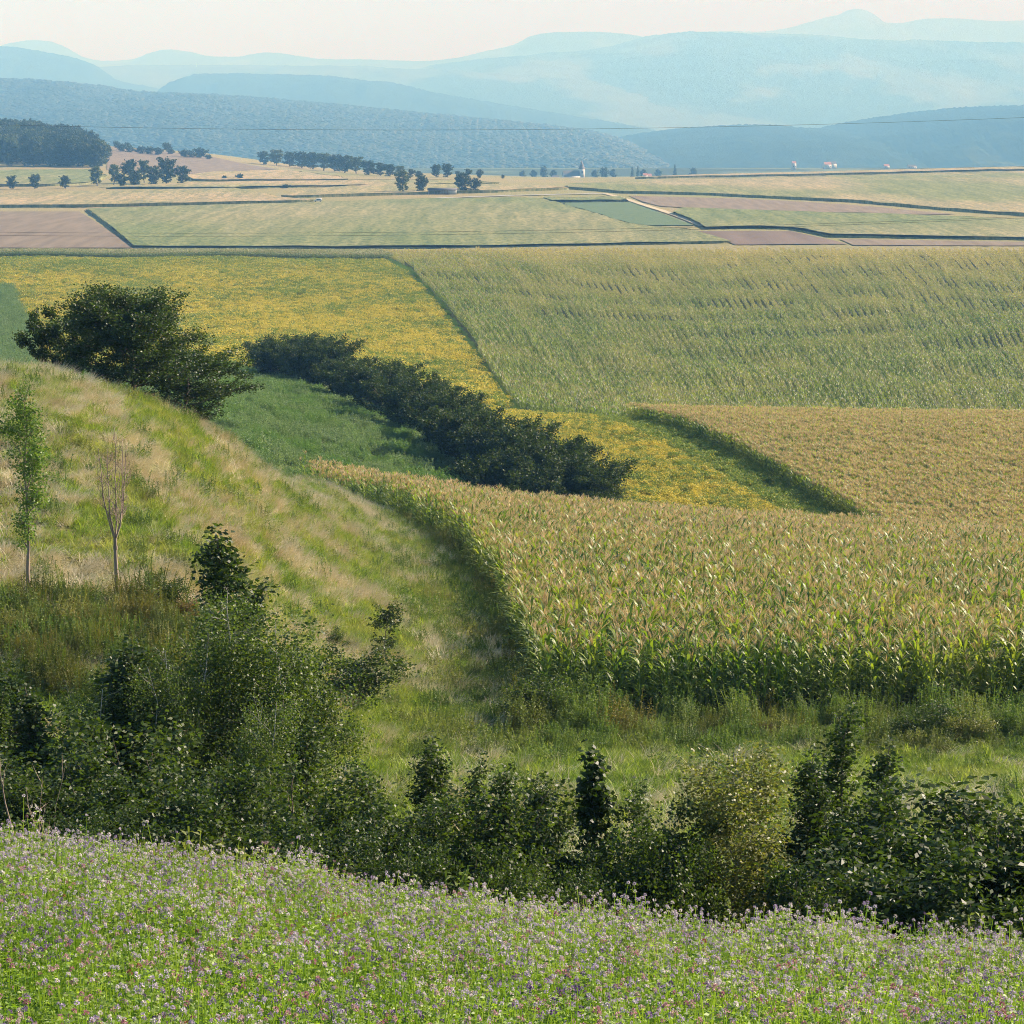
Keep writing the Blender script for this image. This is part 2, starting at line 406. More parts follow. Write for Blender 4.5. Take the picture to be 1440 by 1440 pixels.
# ------------------------------------------------------------------ ground sheet
def ground_colors(x, y):
    """albedo of the bare ground / turf"""
    px = cpx(x, np.maximum(y, 10.5))
    n1 = fbm(x, y, 14.0, 1) * 0.5 + 0.5; n2 = fbm(x, y, 4.0, 2) * 0.5 + 0.5
    green = np.array([0.06, 0.115, 0.022]); dry = np.array([0.22, 0.19, 0.09]); soil = np.array([0.10, 0.075, 0.05])
    C = green + (dry - green) * np.clip(0.15 + 0.5 * n1 * n2, 0, 1)[..., None]
    knoll = (y > 69) & (y < 175) & (px < 640)
    w = np.clip(0.25 + 0.75 * n1, 0, 1)[..., None]
    C = np.where(knoll[..., None], green * 1.2 * (1 - w) + dry * w, C)
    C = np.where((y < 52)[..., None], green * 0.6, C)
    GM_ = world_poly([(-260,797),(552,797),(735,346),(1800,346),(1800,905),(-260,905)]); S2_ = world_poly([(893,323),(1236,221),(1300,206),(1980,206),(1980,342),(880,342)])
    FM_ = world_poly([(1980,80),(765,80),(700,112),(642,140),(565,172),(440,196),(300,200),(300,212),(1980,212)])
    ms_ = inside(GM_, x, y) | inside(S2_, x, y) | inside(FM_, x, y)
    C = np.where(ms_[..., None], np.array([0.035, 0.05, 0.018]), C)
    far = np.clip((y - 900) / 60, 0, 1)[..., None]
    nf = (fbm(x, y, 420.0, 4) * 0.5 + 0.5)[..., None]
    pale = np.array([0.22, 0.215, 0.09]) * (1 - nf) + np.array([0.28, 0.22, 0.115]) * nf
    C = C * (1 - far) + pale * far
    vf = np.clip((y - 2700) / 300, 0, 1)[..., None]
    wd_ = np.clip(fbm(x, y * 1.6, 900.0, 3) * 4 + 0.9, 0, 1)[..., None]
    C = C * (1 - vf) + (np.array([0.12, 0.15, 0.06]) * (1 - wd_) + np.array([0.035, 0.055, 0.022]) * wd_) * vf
    return C
Ys = np.concatenate([[-350, -150, -60, -25, -8, 0, 4, 8], np.exp(np.linspace(math.log(10.6), math.log(26000), 640))])
rr = np.concatenate([np.linspace(-0.8, -0.27, 40)[:-1], np.linspace(-0.27, 0.27, 420), np.linspace(0.27, 0.8, 40)[1:]])
RR, YY = np.meshgrid(rr, Ys)
XX = RR * (np.maximum(YY, 0) + 12) * np.where(YY < 30, 1.6, 1.0)
XX = RR * (np.maximum(YY, 0) + 18)
ZZ = ground_z(XX, YY)
ni, nj = XX.shape
ii, jj = np.meshgrid(np.arange(ni - 1), np.arange(nj - 1), indexing='ij')
Q = np.stack([ii*nj+jj, ii*nj+jj+1, (ii+1)*nj+jj+1, (ii+1)*nj+jj], -1).reshape(-1, 4)
V = np.stack([XX, YY, ZZ], -1).reshape(-1, 3)
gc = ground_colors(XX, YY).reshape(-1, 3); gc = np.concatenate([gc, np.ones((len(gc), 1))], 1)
m, nt, N, L = new_mat('turf')
ca = attr(nt, 'base').outputs['Color']
f1 = noise(nt, 0.9, 6); f2 = noise(nt, 6.0, 5)
c = mixc(nt, 1.0, ca, ramp(nt, f1, [(0.3, (0.65, 0.72, 0.6)), (0.7, (1.3, 1.2, 1.2))]), 'MULTIPLY')
c = mixc(nt, 1.0, c, ramp(nt, f2, [(0.3, (0.6, 0.65, 0.6)), (0.7, (1.35, 1.3, 1.3))]), 'MULTIPLY')
p = N.new('ShaderNodeBsdfPrincipled'); L.new(c, p.inputs['Base Color']); p.inputs['Roughness'].default_value = 0.95
p.inputs['Specular IOR Level'].default_value = 0.1
b = N.new('ShaderNodeBump'); b.inputs['Distance'].default_value = 0.15; L.new(f2, b.inputs['Height']); L.new(b.outputs[0], p.inputs['Normal'])
out = N.new('ShaderNodeOutputMaterial'); L.new(p.outputs[0], out.inputs[0])
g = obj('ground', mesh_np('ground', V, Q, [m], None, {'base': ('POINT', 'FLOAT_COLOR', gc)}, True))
tag(g, 'grassy slopes and valley floor under the fields', None, None, 'structure')

# ------------------------------------------------------------------ far hills
def hill_mat(name, forest, forest2, field, thresh, scale, stretch=0.35):
    m, nt, N, L = new_mat(name)
    f = noise(nt, scale, 5, 0.6, vec_scale=(1, stretch, 2.5))
    mask = ramp(nt, f, [(thresh, (0, 0, 0)), (thresh + 0.07, (1, 1, 1))])
    fo = ramp(nt, noise(nt, 0.012, 5), [(0.35, forest), (0.65, forest2)])
    fi = ramp(nt, noise(nt, scale * 2.2, 2), [(0.35, field), (0.7, tuple(v * 1.5 for v in field))])
    c = mixc(nt, mask, fo, fi)
    p = N.new('ShaderNodeBsdfPrincipled'); L.new(c, p.inputs['Base Color']); p.inputs['Roughness'].default_value = 1.0
    p.inputs['Specular IOR Level'].default_value = 0.0
    out = N.new('ShaderNodeOutputMaterial'); L.new(p.outputs[0], out.inputs[0])
    return m
HILLS = {}
def hill(name, crest, D, front, back, mat, label, ncol=420, nrow=46, amp=14, gully=40, tree=0.0, px0=-260, px1=1700, base=-352, power=1.0):
    D, front, back = D * 1.85, front * 1.85, back * 1.5
    px = np.linspace(px0, px1, ncol)
    cx = [c[0] for c in crest]; cy = [c[1] for c in crest]
    py = pchip(cx, cy, px)
    zc = z_of(py, D)
    x_over = (px - 720.0) / F / (CA + (720 - py) / F * SA)
    s = np.concatenate([np.linspace(0, 1, nrow), 1 + np.linspace(0, 1, 14)[1:]])
    Yr = np.where(s <= 1, D - front * (1 - s), D + back * (s - 1))
    X = x_over[None, :] * D * np.ones((len(s), 1)); X = X * (1 - 0.35 * (D - Yr)[:, None] / D)
    prof = np.where(s <= 1, np.sin(np.clip(s, 0, 1) * PI / 2) ** power, np.cos(np.clip(s - 1, 0, 1) * PI / 2))
    Y = Yr[:, None] + 0 * X
    Z = base + (zc[None, :] - base) * prof[:, None]
    win = (4 * np.clip(s, 0, 1) * (1 - np.clip(s, 0, 1)))[:, None]
    Z = Z + win * gully * fbm(X * 1.0, Y * 0.45, front * 0.7, 2) * np.clip((zc[None, :] - base) / 300, 0, 1)
    Z = Z + amp * fbm(X, Y, front * 0.22, 6) * np.clip(win + 0.12, 0, 1)
    if tree: Z = Z + tree * (fbm(X, Y, 30.0, 9) + 0.7 * rng.random(X.shape))
    n_i, n_j = X.shape
    a, b_ = np.meshgrid(np.arange(n_i - 1), np.arange(n_j - 1), indexing='ij')
    Q = np.stack([a*n_j+b_, a*n_j+b_+1, (a+1)*n_j+b_+1, (a+1)*n_j+b_], -1).reshape(-1, 4)
    o = obj(name, mesh_np(name, np.stack([X, Y, Z], -1).reshape(-1, 3), Q, [mat], None, None, True))
    tag(o, label, None, None, 'structure')
    HILLS[name] = (X, Y, Z)
    return o
FO1, FO2 = (0.022, 0.038, 0.020), (0.042, 0.062, 0.030)
mh_wood = hill_mat('wooded_hill', FO1, FO2, (0.16, 0.2, 0.08), 0.78, 0.002)
mh_mix = hill_mat('field_and_wood_hill', FO1, FO2, (0.105, 0.125, 0.06), 0.50, 0.0011)
mh_field = hill_mat('open_hill', FO1, FO2, (0.095, 0.115, 0.055), 0.44, 0.0009)
hill('wooded_hill', [(-260,104),(0,112),(60,117),(130,121),(200,131),(330,137),(450,146),(600,161),(720,172),(800,181),(850,190),(900,208),(950,228),(1000,250),(1100,280),(1700,300)],
     4700, 2500, 900, mh_wood, 'long dark wooded hill running down from the left above the valley', ncol=700, nrow=70, gully=55, tree=5)
hill('eastern_wooded_hill', [(-260,330),(700,300),(760,262),(850,236),(930,224),(1000,206),(1060,197),(1120,188),(1200,172),(1290,158),(1370,151),(1440,149),(1700,140)],
     5500, 2600, 1000, hill_mat('east_wood', FO1, FO2, (0.085, 0.10, 0.05), 0.60, 0.0016), 'blue wooded hill on the right behind the village', ncol=600, nrow=60, gully=60, tree=5)
hill('valley_wood_hill', [(-260,330),(700,240),(820,207),(900,189),(980,180),(1060,176),(1130,180),(1250,195),(1400,232),(1700,300)],
     5200, 2600, 900, mh_wood, 'low blue wooded hill above the village in the centre right', ncol=420, tree=5, gully=30)
hill('middle_hill', [(-260,330),(180,170),(225,140),(250,116),(290,107),(350,105),(430,106),(520,115),(600,129),(680,143),(740,153),(820,166),(900,180),(1000,205),(1100,240),(1700,330)],
     7600, 1500, 1000, mh_wood, 'middle blue wooded ridge behind the long hill', ncol=500, tree=6)
hill('western_hill', [(-260,55),(0,66),(40,70),(90,79),(130,91),(160,112),(220,126),(300,150),(400,190),(600,300),(1700,330)],
     8600, 1500, 1200, mh_wood, 'wooded hill shoulder at the far left', ncol=420, tree=7)
hill('open_plateau', [(-260,100),(140,95),(200,92),(330,92),(450,94),(560,97),(640,101),(720,106),(820,112),(950,140),(1100,190),(1700,300)],
     11000, 2300, 1500, mh_field, 'pale plateau of fields and copses in the haze', ncol=420, tree=6)
hill('broad_hill', [(-260,240),(350,180),(480,125),(560,108),(620,97),(680,90),(740,82),(800,74),(850,67),(880,60),(905,53),(940,49),(960,48),(1000,51),(1060,53),(1120,54),(1200,58),(1270,61),(1350,60),(1440,62),(1700,66)],
     13500, 4600, 2000, mh_mix, 'broad pale hill of woods and fields across the right', ncol=520, nrow=80, amp=30, gully=120, tree=7, power=1.25)
hill('northern_hills', [(-260,72),(0,68),(20,62),(50,57),(72,59),(90,66),(115,80),(150,86),(190,84),(215,76),(240,70),(270,74),(300,80),(335,80),(350,77),(380,74),(415,78),(450,83),(520,84),(590,86),(640,82),(680,73),(720,64),(750,50),(780,46),(830,45),(880,48),(920,55),(1000,60),(1700,60)],
     16500, 2500, 2000, mh_mix, 'faint rounded hills on the left skyline', ncol=520, tree=5)
hill('skyline_mountain', [(-260,120),(800,90),(900,62),(960,48),(1020,44),(1060,45),(1100,41),(1140,31),(1165,24),(1180,21),(1192,15),(1205,14),(1222,20),(1240,32),(1260,33),(1300,27),(1340,26),(1400,30),(1440,29),(1700,34)],
     21500, 3000, 2000, mh_mix, 'faintest mountain with a small peak on the right skyline', ncol=520, tree=5)

# ------------------------------------------------------------------ sheets and slabs of crop
def patch(name, poly, h, mats, label, kind, step, wall=None, drop=0.3, jit=0.0, tag_cat=None):
    """poly: world outline; a sheet h above the ground, with sides down to the ground when wall is a material slot"""
    P = [Vector(p[:2]) for p in poly]
    ring = []
    for i in range(len(P)):
        a, b = P[i], P[(i + 1) % len(P)]
        n = max(1, int((b - a).length / step))
        for k in range(n): ring.append(a.lerp(b, k / n))
    arr = np.array([(p.x, p.y) for p in ring])
    lo, hi = arr.min(0), arr.max(0)
    gx, gy = np.meshgrid(np.arange(lo[0], hi[0], step), np.arange(lo[1], hi[1], step))
    gx = gx.ravel() + rng.uniform(-.3, .3, gx.size) * step; gy = gy.ravel() + rng.uniform(-.3, .3, gy.size) * step
    k = inside(arr, gx, gy); gx, gy = gx[k], gy[k]
    d = np.min(np.hypot(gx[:, None] - arr[None, :, 0], gy[:, None] - arr[None, :, 1]), 1) if len(gx) * len(arr) < 4e7 else np.full(len(gx), step)
    gx, gy = gx[d > step * 0.45], gy[d > step * 0.45]
    pts = [Vector((p.x, p.y)) for p in ring] + [Vector((a, b)) for a, b in zip(gx, gy)]
    n = len(ring)
    vs, es, fs, *_ = geometry.delaunay_2d_cdt(pts, [(i, (i + 1) % n) for i in range(n)], [], 1, 1e-5)
    vs = np.array([(v.x, v.y) for v in vs]); T = np.array([f for f in fs if len(f) == 3])
    z = ground_z(vs[:, 0], vs[:, 1]) + h + (rng.uniform(-jit, jit, len(vs)) if jit else 0)
    Vt = np.column_stack([vs, z])
    e1 = vs[T[:, 1]] - vs[T[:, 0]]; e2 = vs[T[:, 2]] - vs[T[:, 0]]
    flip = (e1[:, 0] * e2[:, 1] - e1[:, 1] * e2[:, 0]) < 0
    T[flip] = T[flip][:, ::-1]
    Vall, Tall, mi = [Vt], [T], [np.zeros(len(T))]
    if wall is not None:
        ez = ground_z(arr[:, 0], arr[:, 1])
        top = np.column_stack([arr + rng.normal(0, min(.5, step*.04), arr.shape), ez + h*(np.clip(0.75 + 0.45*np.sin(np.arange(n)*0.11 + rng.uniform(0, 6)) + rng.uniform(-.3, .3, n), 0.25, 1.15) if jit else 1)]); bot = np.column_stack([arr, ez - drop])
        b0 = len(Vt); i = np.arange(n); j = (i + 1) % n
        Vall += [top, bot]
        Tall += [np.stack([b0 + i, b0 + n + i, b0 + n + j], 1), np.stack([b0 + i, b0 + n + j, b0 + j], 1)]
        mi += [np.full(2 * n, wall)]
    o = obj(name, mesh_np(name, np.concatenate(Vall), np.concatenate(Tall), mats, np.concatenate(mi), None, False))
    tag(o, label, None, None, kind)
    return o
def fpoly(pts, Ymin=985.0):
    return [hit(px, py, Ymin) for px, py in pts]

def far_corn_mat(name, green, tassel, lo=0.42, hi=0.6, rot=0.1):
    m, nt, N, L = new_mat(name)
    big = noise(nt, 0.006, 3, vec_scale=(1, 0.5, 1)); fine = noise(nt, 0.5, 4, vec_scale=(1, 0.35, 1), rot=rot)
    streak = noise(nt, 0.16, 3, vec_scale=(1.0, 0.06, 1), rot=rot)
    c = ramp(nt, big, [(lo, green), (hi, tassel)])
    c = mixc(nt, 1.0, c, ramp(nt, fine, [(0.36, (0.60, 0.68, 0.6)), (0.62, (1.22, 1.15, 1.15))]), 'MULTIPLY')
    c = mixc(nt, 1.0, c, ramp(nt, streak, [(0.38, (0.76, 0.82, 0.76)), (0.62, (1.12, 1.08, 1.08))]), 'MULTIPLY')
    p = N.new('ShaderNodeBsdfPrincipled'); L.new(c, p.inputs['Base Color']); p.inputs['Roughness'].default_value = 0.9
    p.inputs['Specular IOR Level'].default_value = 0.1
    b = N.new('ShaderNodeBump'); b.inputs['Distance'].default_value = 0.5; L.new(noise(nt, 0.8, 4), b.inputs['Height']); L.new(b.outputs[0], p.inputs['Normal'])
    out = N.new('ShaderNodeOutputMaterial'); L.new(p.outputs[0], out.inputs[0])
    return m
m_ctop = far_corn_mat('ripe_maize_top', (0.175, 0.19, 0.07), (0.30, 0.245, 0.13))
m_ctop2 = far_corn_mat('green_maize_top', (0.155, 0.18, 0.065), (0.25, 0.225, 0.11), 0.40, 0.66)
m_ctop3 = far_corn_mat('tan_maize_top', (0.24, 0.225, 0.10), (0.34, 0.26, 0.145), 0.35, 0.55)
m_cwall = plain_mat('maize_wall', (0.08, 0.105, 0.03), (0.26, 0.25, 0.11), 0.5, vec_scale=(1, 1, 0.3), bump=0.3, bscale=1.5)
m_plough = plain_mat('ploughed_earth', (0.14, 0.102, 0.062), (0.20, 0.15, 0.096), 0.25, vec_scale=(1, 0.1, 1), rot=0.12, bump=0.06, bscale=1.2)
m_plough2 = plain_mat('dark_ploughed_earth', (0.115, 0.078, 0.052), (0.18, 0.125, 0.09), 0.05, vec_scale=(1, 0.08, 1), rot=-0.9, bump=0.06, bscale=1.2)
m_beet = plain_mat('beet_leaves', (0.065, 0.11, 0.045), (0.10, 0.145, 0.06), 0.35, bump=0.25, bscale=1.2)
m_stub = plain_mat('stubble', (0.38, 0.31, 0.19), (0.46, 0.38, 0.24), 0.02)

CH = 1.6
def corn(pts, mt, label, h=CH, step=14.0, Ymin=985.0):
    return patch('maize_field', fpoly(pts, Ymin), h, [mt, m_cwall], label, 'stuff', step, wall=1, jit=0.25)
corn([(122,296),(300,291),(450,287),(600,281),(768,281),(885,318),(965,325),(1028,342),(620,349.5),(420,350),(235,350),(188,349)], m_ctop2,
     'large pale green maize field in the middle of the valley, left of the beet field', h=1.25)
corn([(-300,293),(115,292),(300,288),(440,285),(400,281),(380,277),(330,268),(150,272),(0,274),(-300,274)], m_ctop3,
     'tan maize field below the row of round trees')
corn([(395,279),(560,274.5),(700,271),(800,267),(770,263),(640,262),(520,263),(420,270)], m_ctop3, 'narrow maize field behind the white van and the road')
corn([(776,285.5),(884,284),(872,280),(764,281.5)], m_ctop2, 'strip of maize along the top of the beet field', step=6)
corn([(798,266),(872,272),(1000,275),(1200,285),(1440,304),(1750,322),(1750,242),(1440,243),(1200,249),(1000,253),(890,257),(800,261)], m_ctop,
     'wide maize field sweeping over the rise on the right')
corn([(893,252),(1000,249.5),(1200,245.5),(1440,240),(1750,238),(1750,236.5),(1440,236.5),(1200,242),(1000,247)], m_ctop3, 'last strip of maize along the crest on the right')
corn([(992,323),(1060,322),(1112,323),(1150,330),(1168,334),(1300,336),(1440,338),(1750,342),(1750,319),(1440,312),(1250,305),(1060,299),(960,296),(945,301),(975,313)], m_ctop2,
     'maize field below the long ploughed strip on the right')
corn([(-300,262),(60,262.5),(128,259),(150,250),(128,241),(-300,242)], m_ctop, 'pale maize field below the dark wood on the left', Ymin=1500)
corn([(272,255),(340,255.5),(490,255),(475,250),(400,241),(300,244),(262,249)], m_ctop3, 'tan maize field below the ploughed hillside', Ymin=1500)
corn([(505,262.5),(560,263),(700,260),(640,256),(500,256),(330,258),(150,266),(330,266)], m_ctop3, 'thin tan maize field beneath the line of valley trees', Ymin=1500)
def soil(pts, mt, label, Ymin=985.0, h=0.35, step=10.0, name='ploughed_field', kind='structure', wall=None, mats=None):
    return patch(name, fpoly(pts, Ymin), h, mats or [mt], label, kind, step, wall=wall)
soil([(-300,299),(111,298),(186,349.5),(-300,349.5)], m_plough, 'brown ploughed field at the left below the tan maize')
soil([(884,276),(1050,280),(1200,289),(1345,302),(1200,303.5),(1000,294),(930,291),(905,285)], m_plough, 'long brown ploughed strip on the right')
soil([(978,326),(1112,326),(1192,344),(1034,345)], m_plough2, 'dark ploughed plot with pale stripe at the near edge of the valley')
soil([(1180,337),(1440,341),(1750,345),(1750,347.5),(1200,346)], m_plough, 'narrow brown strip below the right hand maize')
soil([(225,350),(640,350),(700,349),(640,349.9)], m_stub, 'thin stubble strip')
soil([(152,207),(290,219),(392,238),(300,243),(262,247),(150,239)], m_plough, 'pinkish ploughed hillside beside the dark wood', Ymin=1700)
soil([(786,286),(886,285),(975,318),(887,318)], m_beet, 'deep green beet field', name='beet_field', kind='stuff', h=0.45, mats=[m_beet], wall=0)
# road with pale asphalt
def ribbon(name, pts, w, mt, label, kind='structure', Ymin=985.0, h=0.4):
    P = [Vector(hit(px, py, Ymin)) for px, py in pts]
    Q = []
    for a, b in zip(P[:-1], P[1:]):
        n = max(1, int((b - a).length / 12)); Q += [a.lerp(b, k / n) for k in range(n)]
    Q.append(P[-1]); Q = np.array([(p.x, p.y) for p in Q])
    for _ in range(12): Q[1:-1] = 0.25*Q[:-2] + 0.5*Q[1:-1] + 0.25*Q[2:]
    T = np.gradient(Q, axis=0); T /= np.linalg.norm(T, axis=1, keepdims=True); Nn = np.column_stack([-T[:, 1], T[:, 0]])
    A, B = Q - Nn * w / 2, Q + Nn * w / 2
    zz = np.maximum(ground_z(A[:, 0], A[:, 1]), ground_z(B[:, 0], B[:, 1])) + h
    V = np.stack([np.column_stack([A, zz]), np.column_stack([B, zz])], 1).reshape(-1, 3)
    i = np.arange(len(Q) - 1) * 2
    o = obj(name, mesh_np(name, V, np.stack([i, i + 2, i + 3, i + 1], 1), [mt]))
    return tag(o, label, None, None, kind)
m_asph = plain_mat('pale_asphalt', (0.30, 0.29, 0.27), (0.36, 0.35, 0.33), 0.3)
ribbon('road', [(330,292),(400,288.5),(447,284.5),(520,282.5),(600,280),(680,277),(760,274.3),(850,272.8)], 6.0, m_asph, 'pale country road crossing the valley')
ribbon('farm_track', [(850,272.8),(880,280),(905,289),(940,300),(968,310),(988,319)], 4.0, m_stub, 'pale farm track beside the beet field')
# ------------------------------------------------------------------ plant materials
m_cleaf = leaf_mat('maize_leaf', (0.030, 0.080, 0.010), (0.23, 0.32, 0.035), (0.30, 0.32, 0.07), trans=0.42, rough=0.5, spec=0.35)
m_tassel = leaf_mat('maize_tassel', (0.58, 0.42, 0.27), (0.86, 0.68, 0.47), None, trans=0.10, rough=0.8, spec=0.1)
m_cleaf_far = leaf_mat('maize_leaf_far', (0.035, 0.075, 0.015), (0.25, 0.31, 0.09), (0.38, 0.32, 0.16), trans=0.35, rough=0.5, spec=0.4)
m_soy = leaf_mat('soybean_leaf', (0.09, 0.17, 0.025), (0.21, 0.28, 0.04), (0.56, 0.45, 0.075), trans=0.35, rough=0.6, spec=0.2)
m_weed = leaf_mat('weed_leaf', (0.06, 0.115, 0.022), (0.16, 0.22, 0.055), (0.28, 0.25, 0.11), trans=0.3, rough=0.6, spec=0.25)
m_dkherb = leaf_mat('dark_scrub_leaf', (0.018, 0.040, 0.008), (0.10, 0.14, 0.025), (0.22, 0.17, 0.05), trans=0.3, rough=0.6, spec=0.2)
m_herb = leaf_mat('bluegreen_weed_leaf', (0.045, 0.10, 0.035), (0.28, 0.36, 0.20), (0.11, 0.21, 0.04), trans=0.3, rough=0.6, spec=0.25)
m_grass = leaf_mat('grass_blade', (0.09, 0.17, 0.015), (0.36, 0.43, 0.075), (0.48, 0.43, 0.18), trans=0.35, rough=0.6, spec=0.2)
m_straw = leaf_mat('dry_grass_blade', (0.56, 0.46, 0.30), (0.84, 0.74, 0.53), (0.44, 0.33, 0.20), trans=0.12, rough=0.7, spec=0.2)
m_clov = leaf_mat('clover_leaf', (0.035, 0.10, 0.008), (0.20, 0.32, 0.028), (0.28, 0.36, 0.10), trans=0.42, rough=0.5, spec=0.3)

def soy_mat():
    m, nt, N, L = new_mat('soybean_leaf')
    v = attr(nt, 'v').outputs['Fac']; t = attr(nt, 't', 'INSTANCER').outputs['Fac']
    q = math_n(nt, 'MULTIPLY_ADD', v, 1.5, -1.1); q = math_n(nt, 'MULTIPLY_ADD', t, 1.25, q)
    gcol = mixc(nt, v, (0.13, 0.21, 0.025), (0.24, 0.31, 0.04))
    f = ramp(nt, q, [(0.15, (0, 0, 0)), (0.55, (1, 1, 1))])
    col = mixc(nt, f, gcol, (0.60, 0.49, 0.06))
    p = N.new('ShaderNodeBsdfPrincipled'); L.new(col, p.inputs['Base Color']); p.inputs['Roughness'].default_value = 0.6; p.inputs['Specular IOR Level'].default_value = 0.2
    tr = N.new('ShaderNodeBsdfTranslucent'); L.new(col, tr.inputs[0])
    mx = N.new('ShaderNodeMixShader'); mx.inputs[0].default_value = 0.35; L.new(p.outputs[0], mx.inputs[1]); L.new(tr.outputs[0], mx.inputs[2])
    out = N.new('ShaderNodeOutputMaterial'); L.new(mx.outputs[0], out.inputs[0]); return m
m_soy = soy_mat()
def rdirs(n, zlo=-1.0, zhi=1.0):
    z = rng.uniform(zlo, zhi, n); a = rng.uniform(0, 2*PI, n); r = np.sqrt(1 - z*z)
    return np.stack([r*np.cos(a), r*np.sin(a), z], 1)
def arcs(base, az, L, th0, droop, wid, nseg=4, tip=0.1):
    """arching blades: start angle th0 above the horizon, bending down by droop; returns P, W"""
    n = len(L); t = np.linspace(0, 1, nseg + 1)
    th = th0[:, None] - droop[:, None] * t[None, :]**1.3
    ds = L[:, None] / nseg
    hx = np.concatenate([np.zeros((n, 1)), np.cumsum(np.cos(th[:, :-1]) * ds, 1)], 1)
    hz = np.concatenate([np.zeros((n, 1)), np.cumsum(np.sin(th[:, :-1]) * ds, 1)], 1)
    ca, sa = np.cos(az)[:, None], np.sin(az)[:, None]
    P = np.stack([base[:, 0:1] + hx*ca, base[:, 1:2] + hx*sa, base[:, 2:3] + hz], -1)
    prof = np.where(t < 0.35, 0.45 + 1.57*t, 1.0 - (t - 0.35)/0.65*(1 - tip))
    w = (wid[:, None] if np.ndim(wid) else wid) * 0.5 * prof[None, :] * np.ones((n, 1))
    W = np.stack([-sa*w, ca*w, 0*w], -1)
    return P, W
def corn_into(mb, x0, y0, H, nl=11, seg=4, lw=0.085, tas=7, tw=0.014, far=False):
    lean = rng.normal(0, 0.03, 2); az0 = rng.uniform(0, PI)
    hh = np.linspace(0.12, 0.93, nl) * H
    az = az0 + np.arange(nl) * PI + rng.normal(0, 0.35, nl)
    if nl == 7: az = np.arange(nl) * PI + rng.normal(0, 0.45, nl)
    base = np.stack([x0 + lean[0]*hh, y0 + lean[1]*hh, hh], 1)
    L = np.interp(hh / H, [0, 0.3, 0.65, 1], [0.55, 0.85, 0.85, 0.5]) * rng.uniform(0.85, 1.15, nl)
    th0 = np.interp(hh / H, [0, 0.5, 1], [0.7, 0.95, 1.25]) + rng.normal(0, 0.1, nl)
    P, W = arcs(base, az, L, th0, rng.uniform(1.2, 2.2, nl), lw * rng.uniform(0.85, 1.2, nl), seg)
    mb.strips(P, W, 0, rng.random(nl) ** 1.2)
    if not far: mb.tube([(x0, y0, 0), (x0 + lean[0]*H*.5, y0 + lean[1]*H*.5, H*.5), (x0 + lean[0]*H, y0 + lean[1]*H, H)], [0.016, 0.014, 0.008], 3, 0, 0.5)
    top = np.array([x0 + lean[0]*H, y0 + lean[1]*H, H * 0.93])
    th = rng.uniform(0.7, 1.45, tas); th[0] = 1.5
    P, W = arcs(np.repeat(top[None], tas, 0), rng.uniform(0, 2*PI, tas), rng.uniform(0.24, 0.44, tas), th, rng.uniform(0.1, 0.6, tas), np.full(tas, tw), 2, 0.5)
    P[:, 0, 2] += 0.0
    mb.strips(P, W, 1)
    W2 = np.stack([np.zeros_like(W[..., 0]), np.zeros_like(W[..., 0]), np.linalg.norm(W, axis=-1)], -1)
    mb.strips(P, W2, 1)
corn_near = []
for i in range(8):
    mb = MB(); corn_into(mb, 0, 0, rng.uniform(1.95, 2.6), tas=8, tw=0.032, lw=0.11); corn_near.append(mb.mesh('maize_plant', [m_cleaf, m_tassel]))
for i in range(8):
    mb = MB(); corn_into(mb, 0, 0, rng.uniform(2.0, 2.55), tas=11, tw=0.045, lw=0.10); corn_near.append(mb.mesh('maize_plant', [m_cleaf, m_tassel]))
corn_mid = []
for i in range(8):                      # a 1.5 m length of row
    mb = MB()
    for k in range(8): corn_into(mb, -0.75 + 0.19*k + rng.normal(0, .03), rng.normal(0, .04), rng.uniform(2.1, 2.5), nl=8, seg=3, lw=0.11, tas=9, tw=0.055, far=True)
    corn_mid.append(mb.mesh('maize_row_piece', [m_cleaf, m_tassel]))
corn_far = []
for i in range(8):                      # a 3 m length of row
    mb = MB()
    for k in range(12): corn_into(mb, -1.5 + 0.25*k + rng.normal(0, .05), rng.normal(0, .05), rng.uniform(2.0, 2.6), nl=7, seg=2, lw=0.16, tas=2, tw=0.055, far=True)
    corn_far.append(mb.mesh('maize_row_length', [m_cleaf_far, m_tassel]))

def row_points(poly, d, sp, step, jit=0.0):
    p = np.asarray(poly); d = np.asarray(d, float); d /= np.linalg.norm(d); nrm = np.array([-d[1], d[0]])
    a = p @ d; b = p @ nrm
    B, A = np.meshgrid(np.arange(b.min(), b.max(), sp), np.arange(a.min(), a.max(), step), indexing='ij')
    A = A + rng.uniform(-step/2, step/2, A.shape[0])[:, None]
    A = A + rng.normal(0, jit, A.shape); B = B + rng.normal(0, jit, B.shape)
    x = (A*d[0] + B*nrm[0]).ravel(); y = (A*d[1] + B*nrm[1]).ravel()
    k = inside(p, x, y)
    return x[k], y[k]
def slope_rot(x, y, d, L, flip=True, tilt=0.0):
    d = np.asarray(d, float); d /= np.linalg.norm(d)
    z1 = ground_z(x + d[0]*L/2, y + d[1]*L/2); z0 = ground_z(x - d[0]*L/2, y - d[1]*L/2)
    el = np.arctan2(z1 - z0, L)
    rz = np.full(len(x), math.atan2(d[1], d[0]))
    if flip:
        f = rng.random(len(x)) < 0.5
        rz = np.where(f, rz + PI, rz); el = np.where(f, -el, el)
    return np.stack([np.zeros_like(el), -el, rz], 1), (z0 + z1) / 2

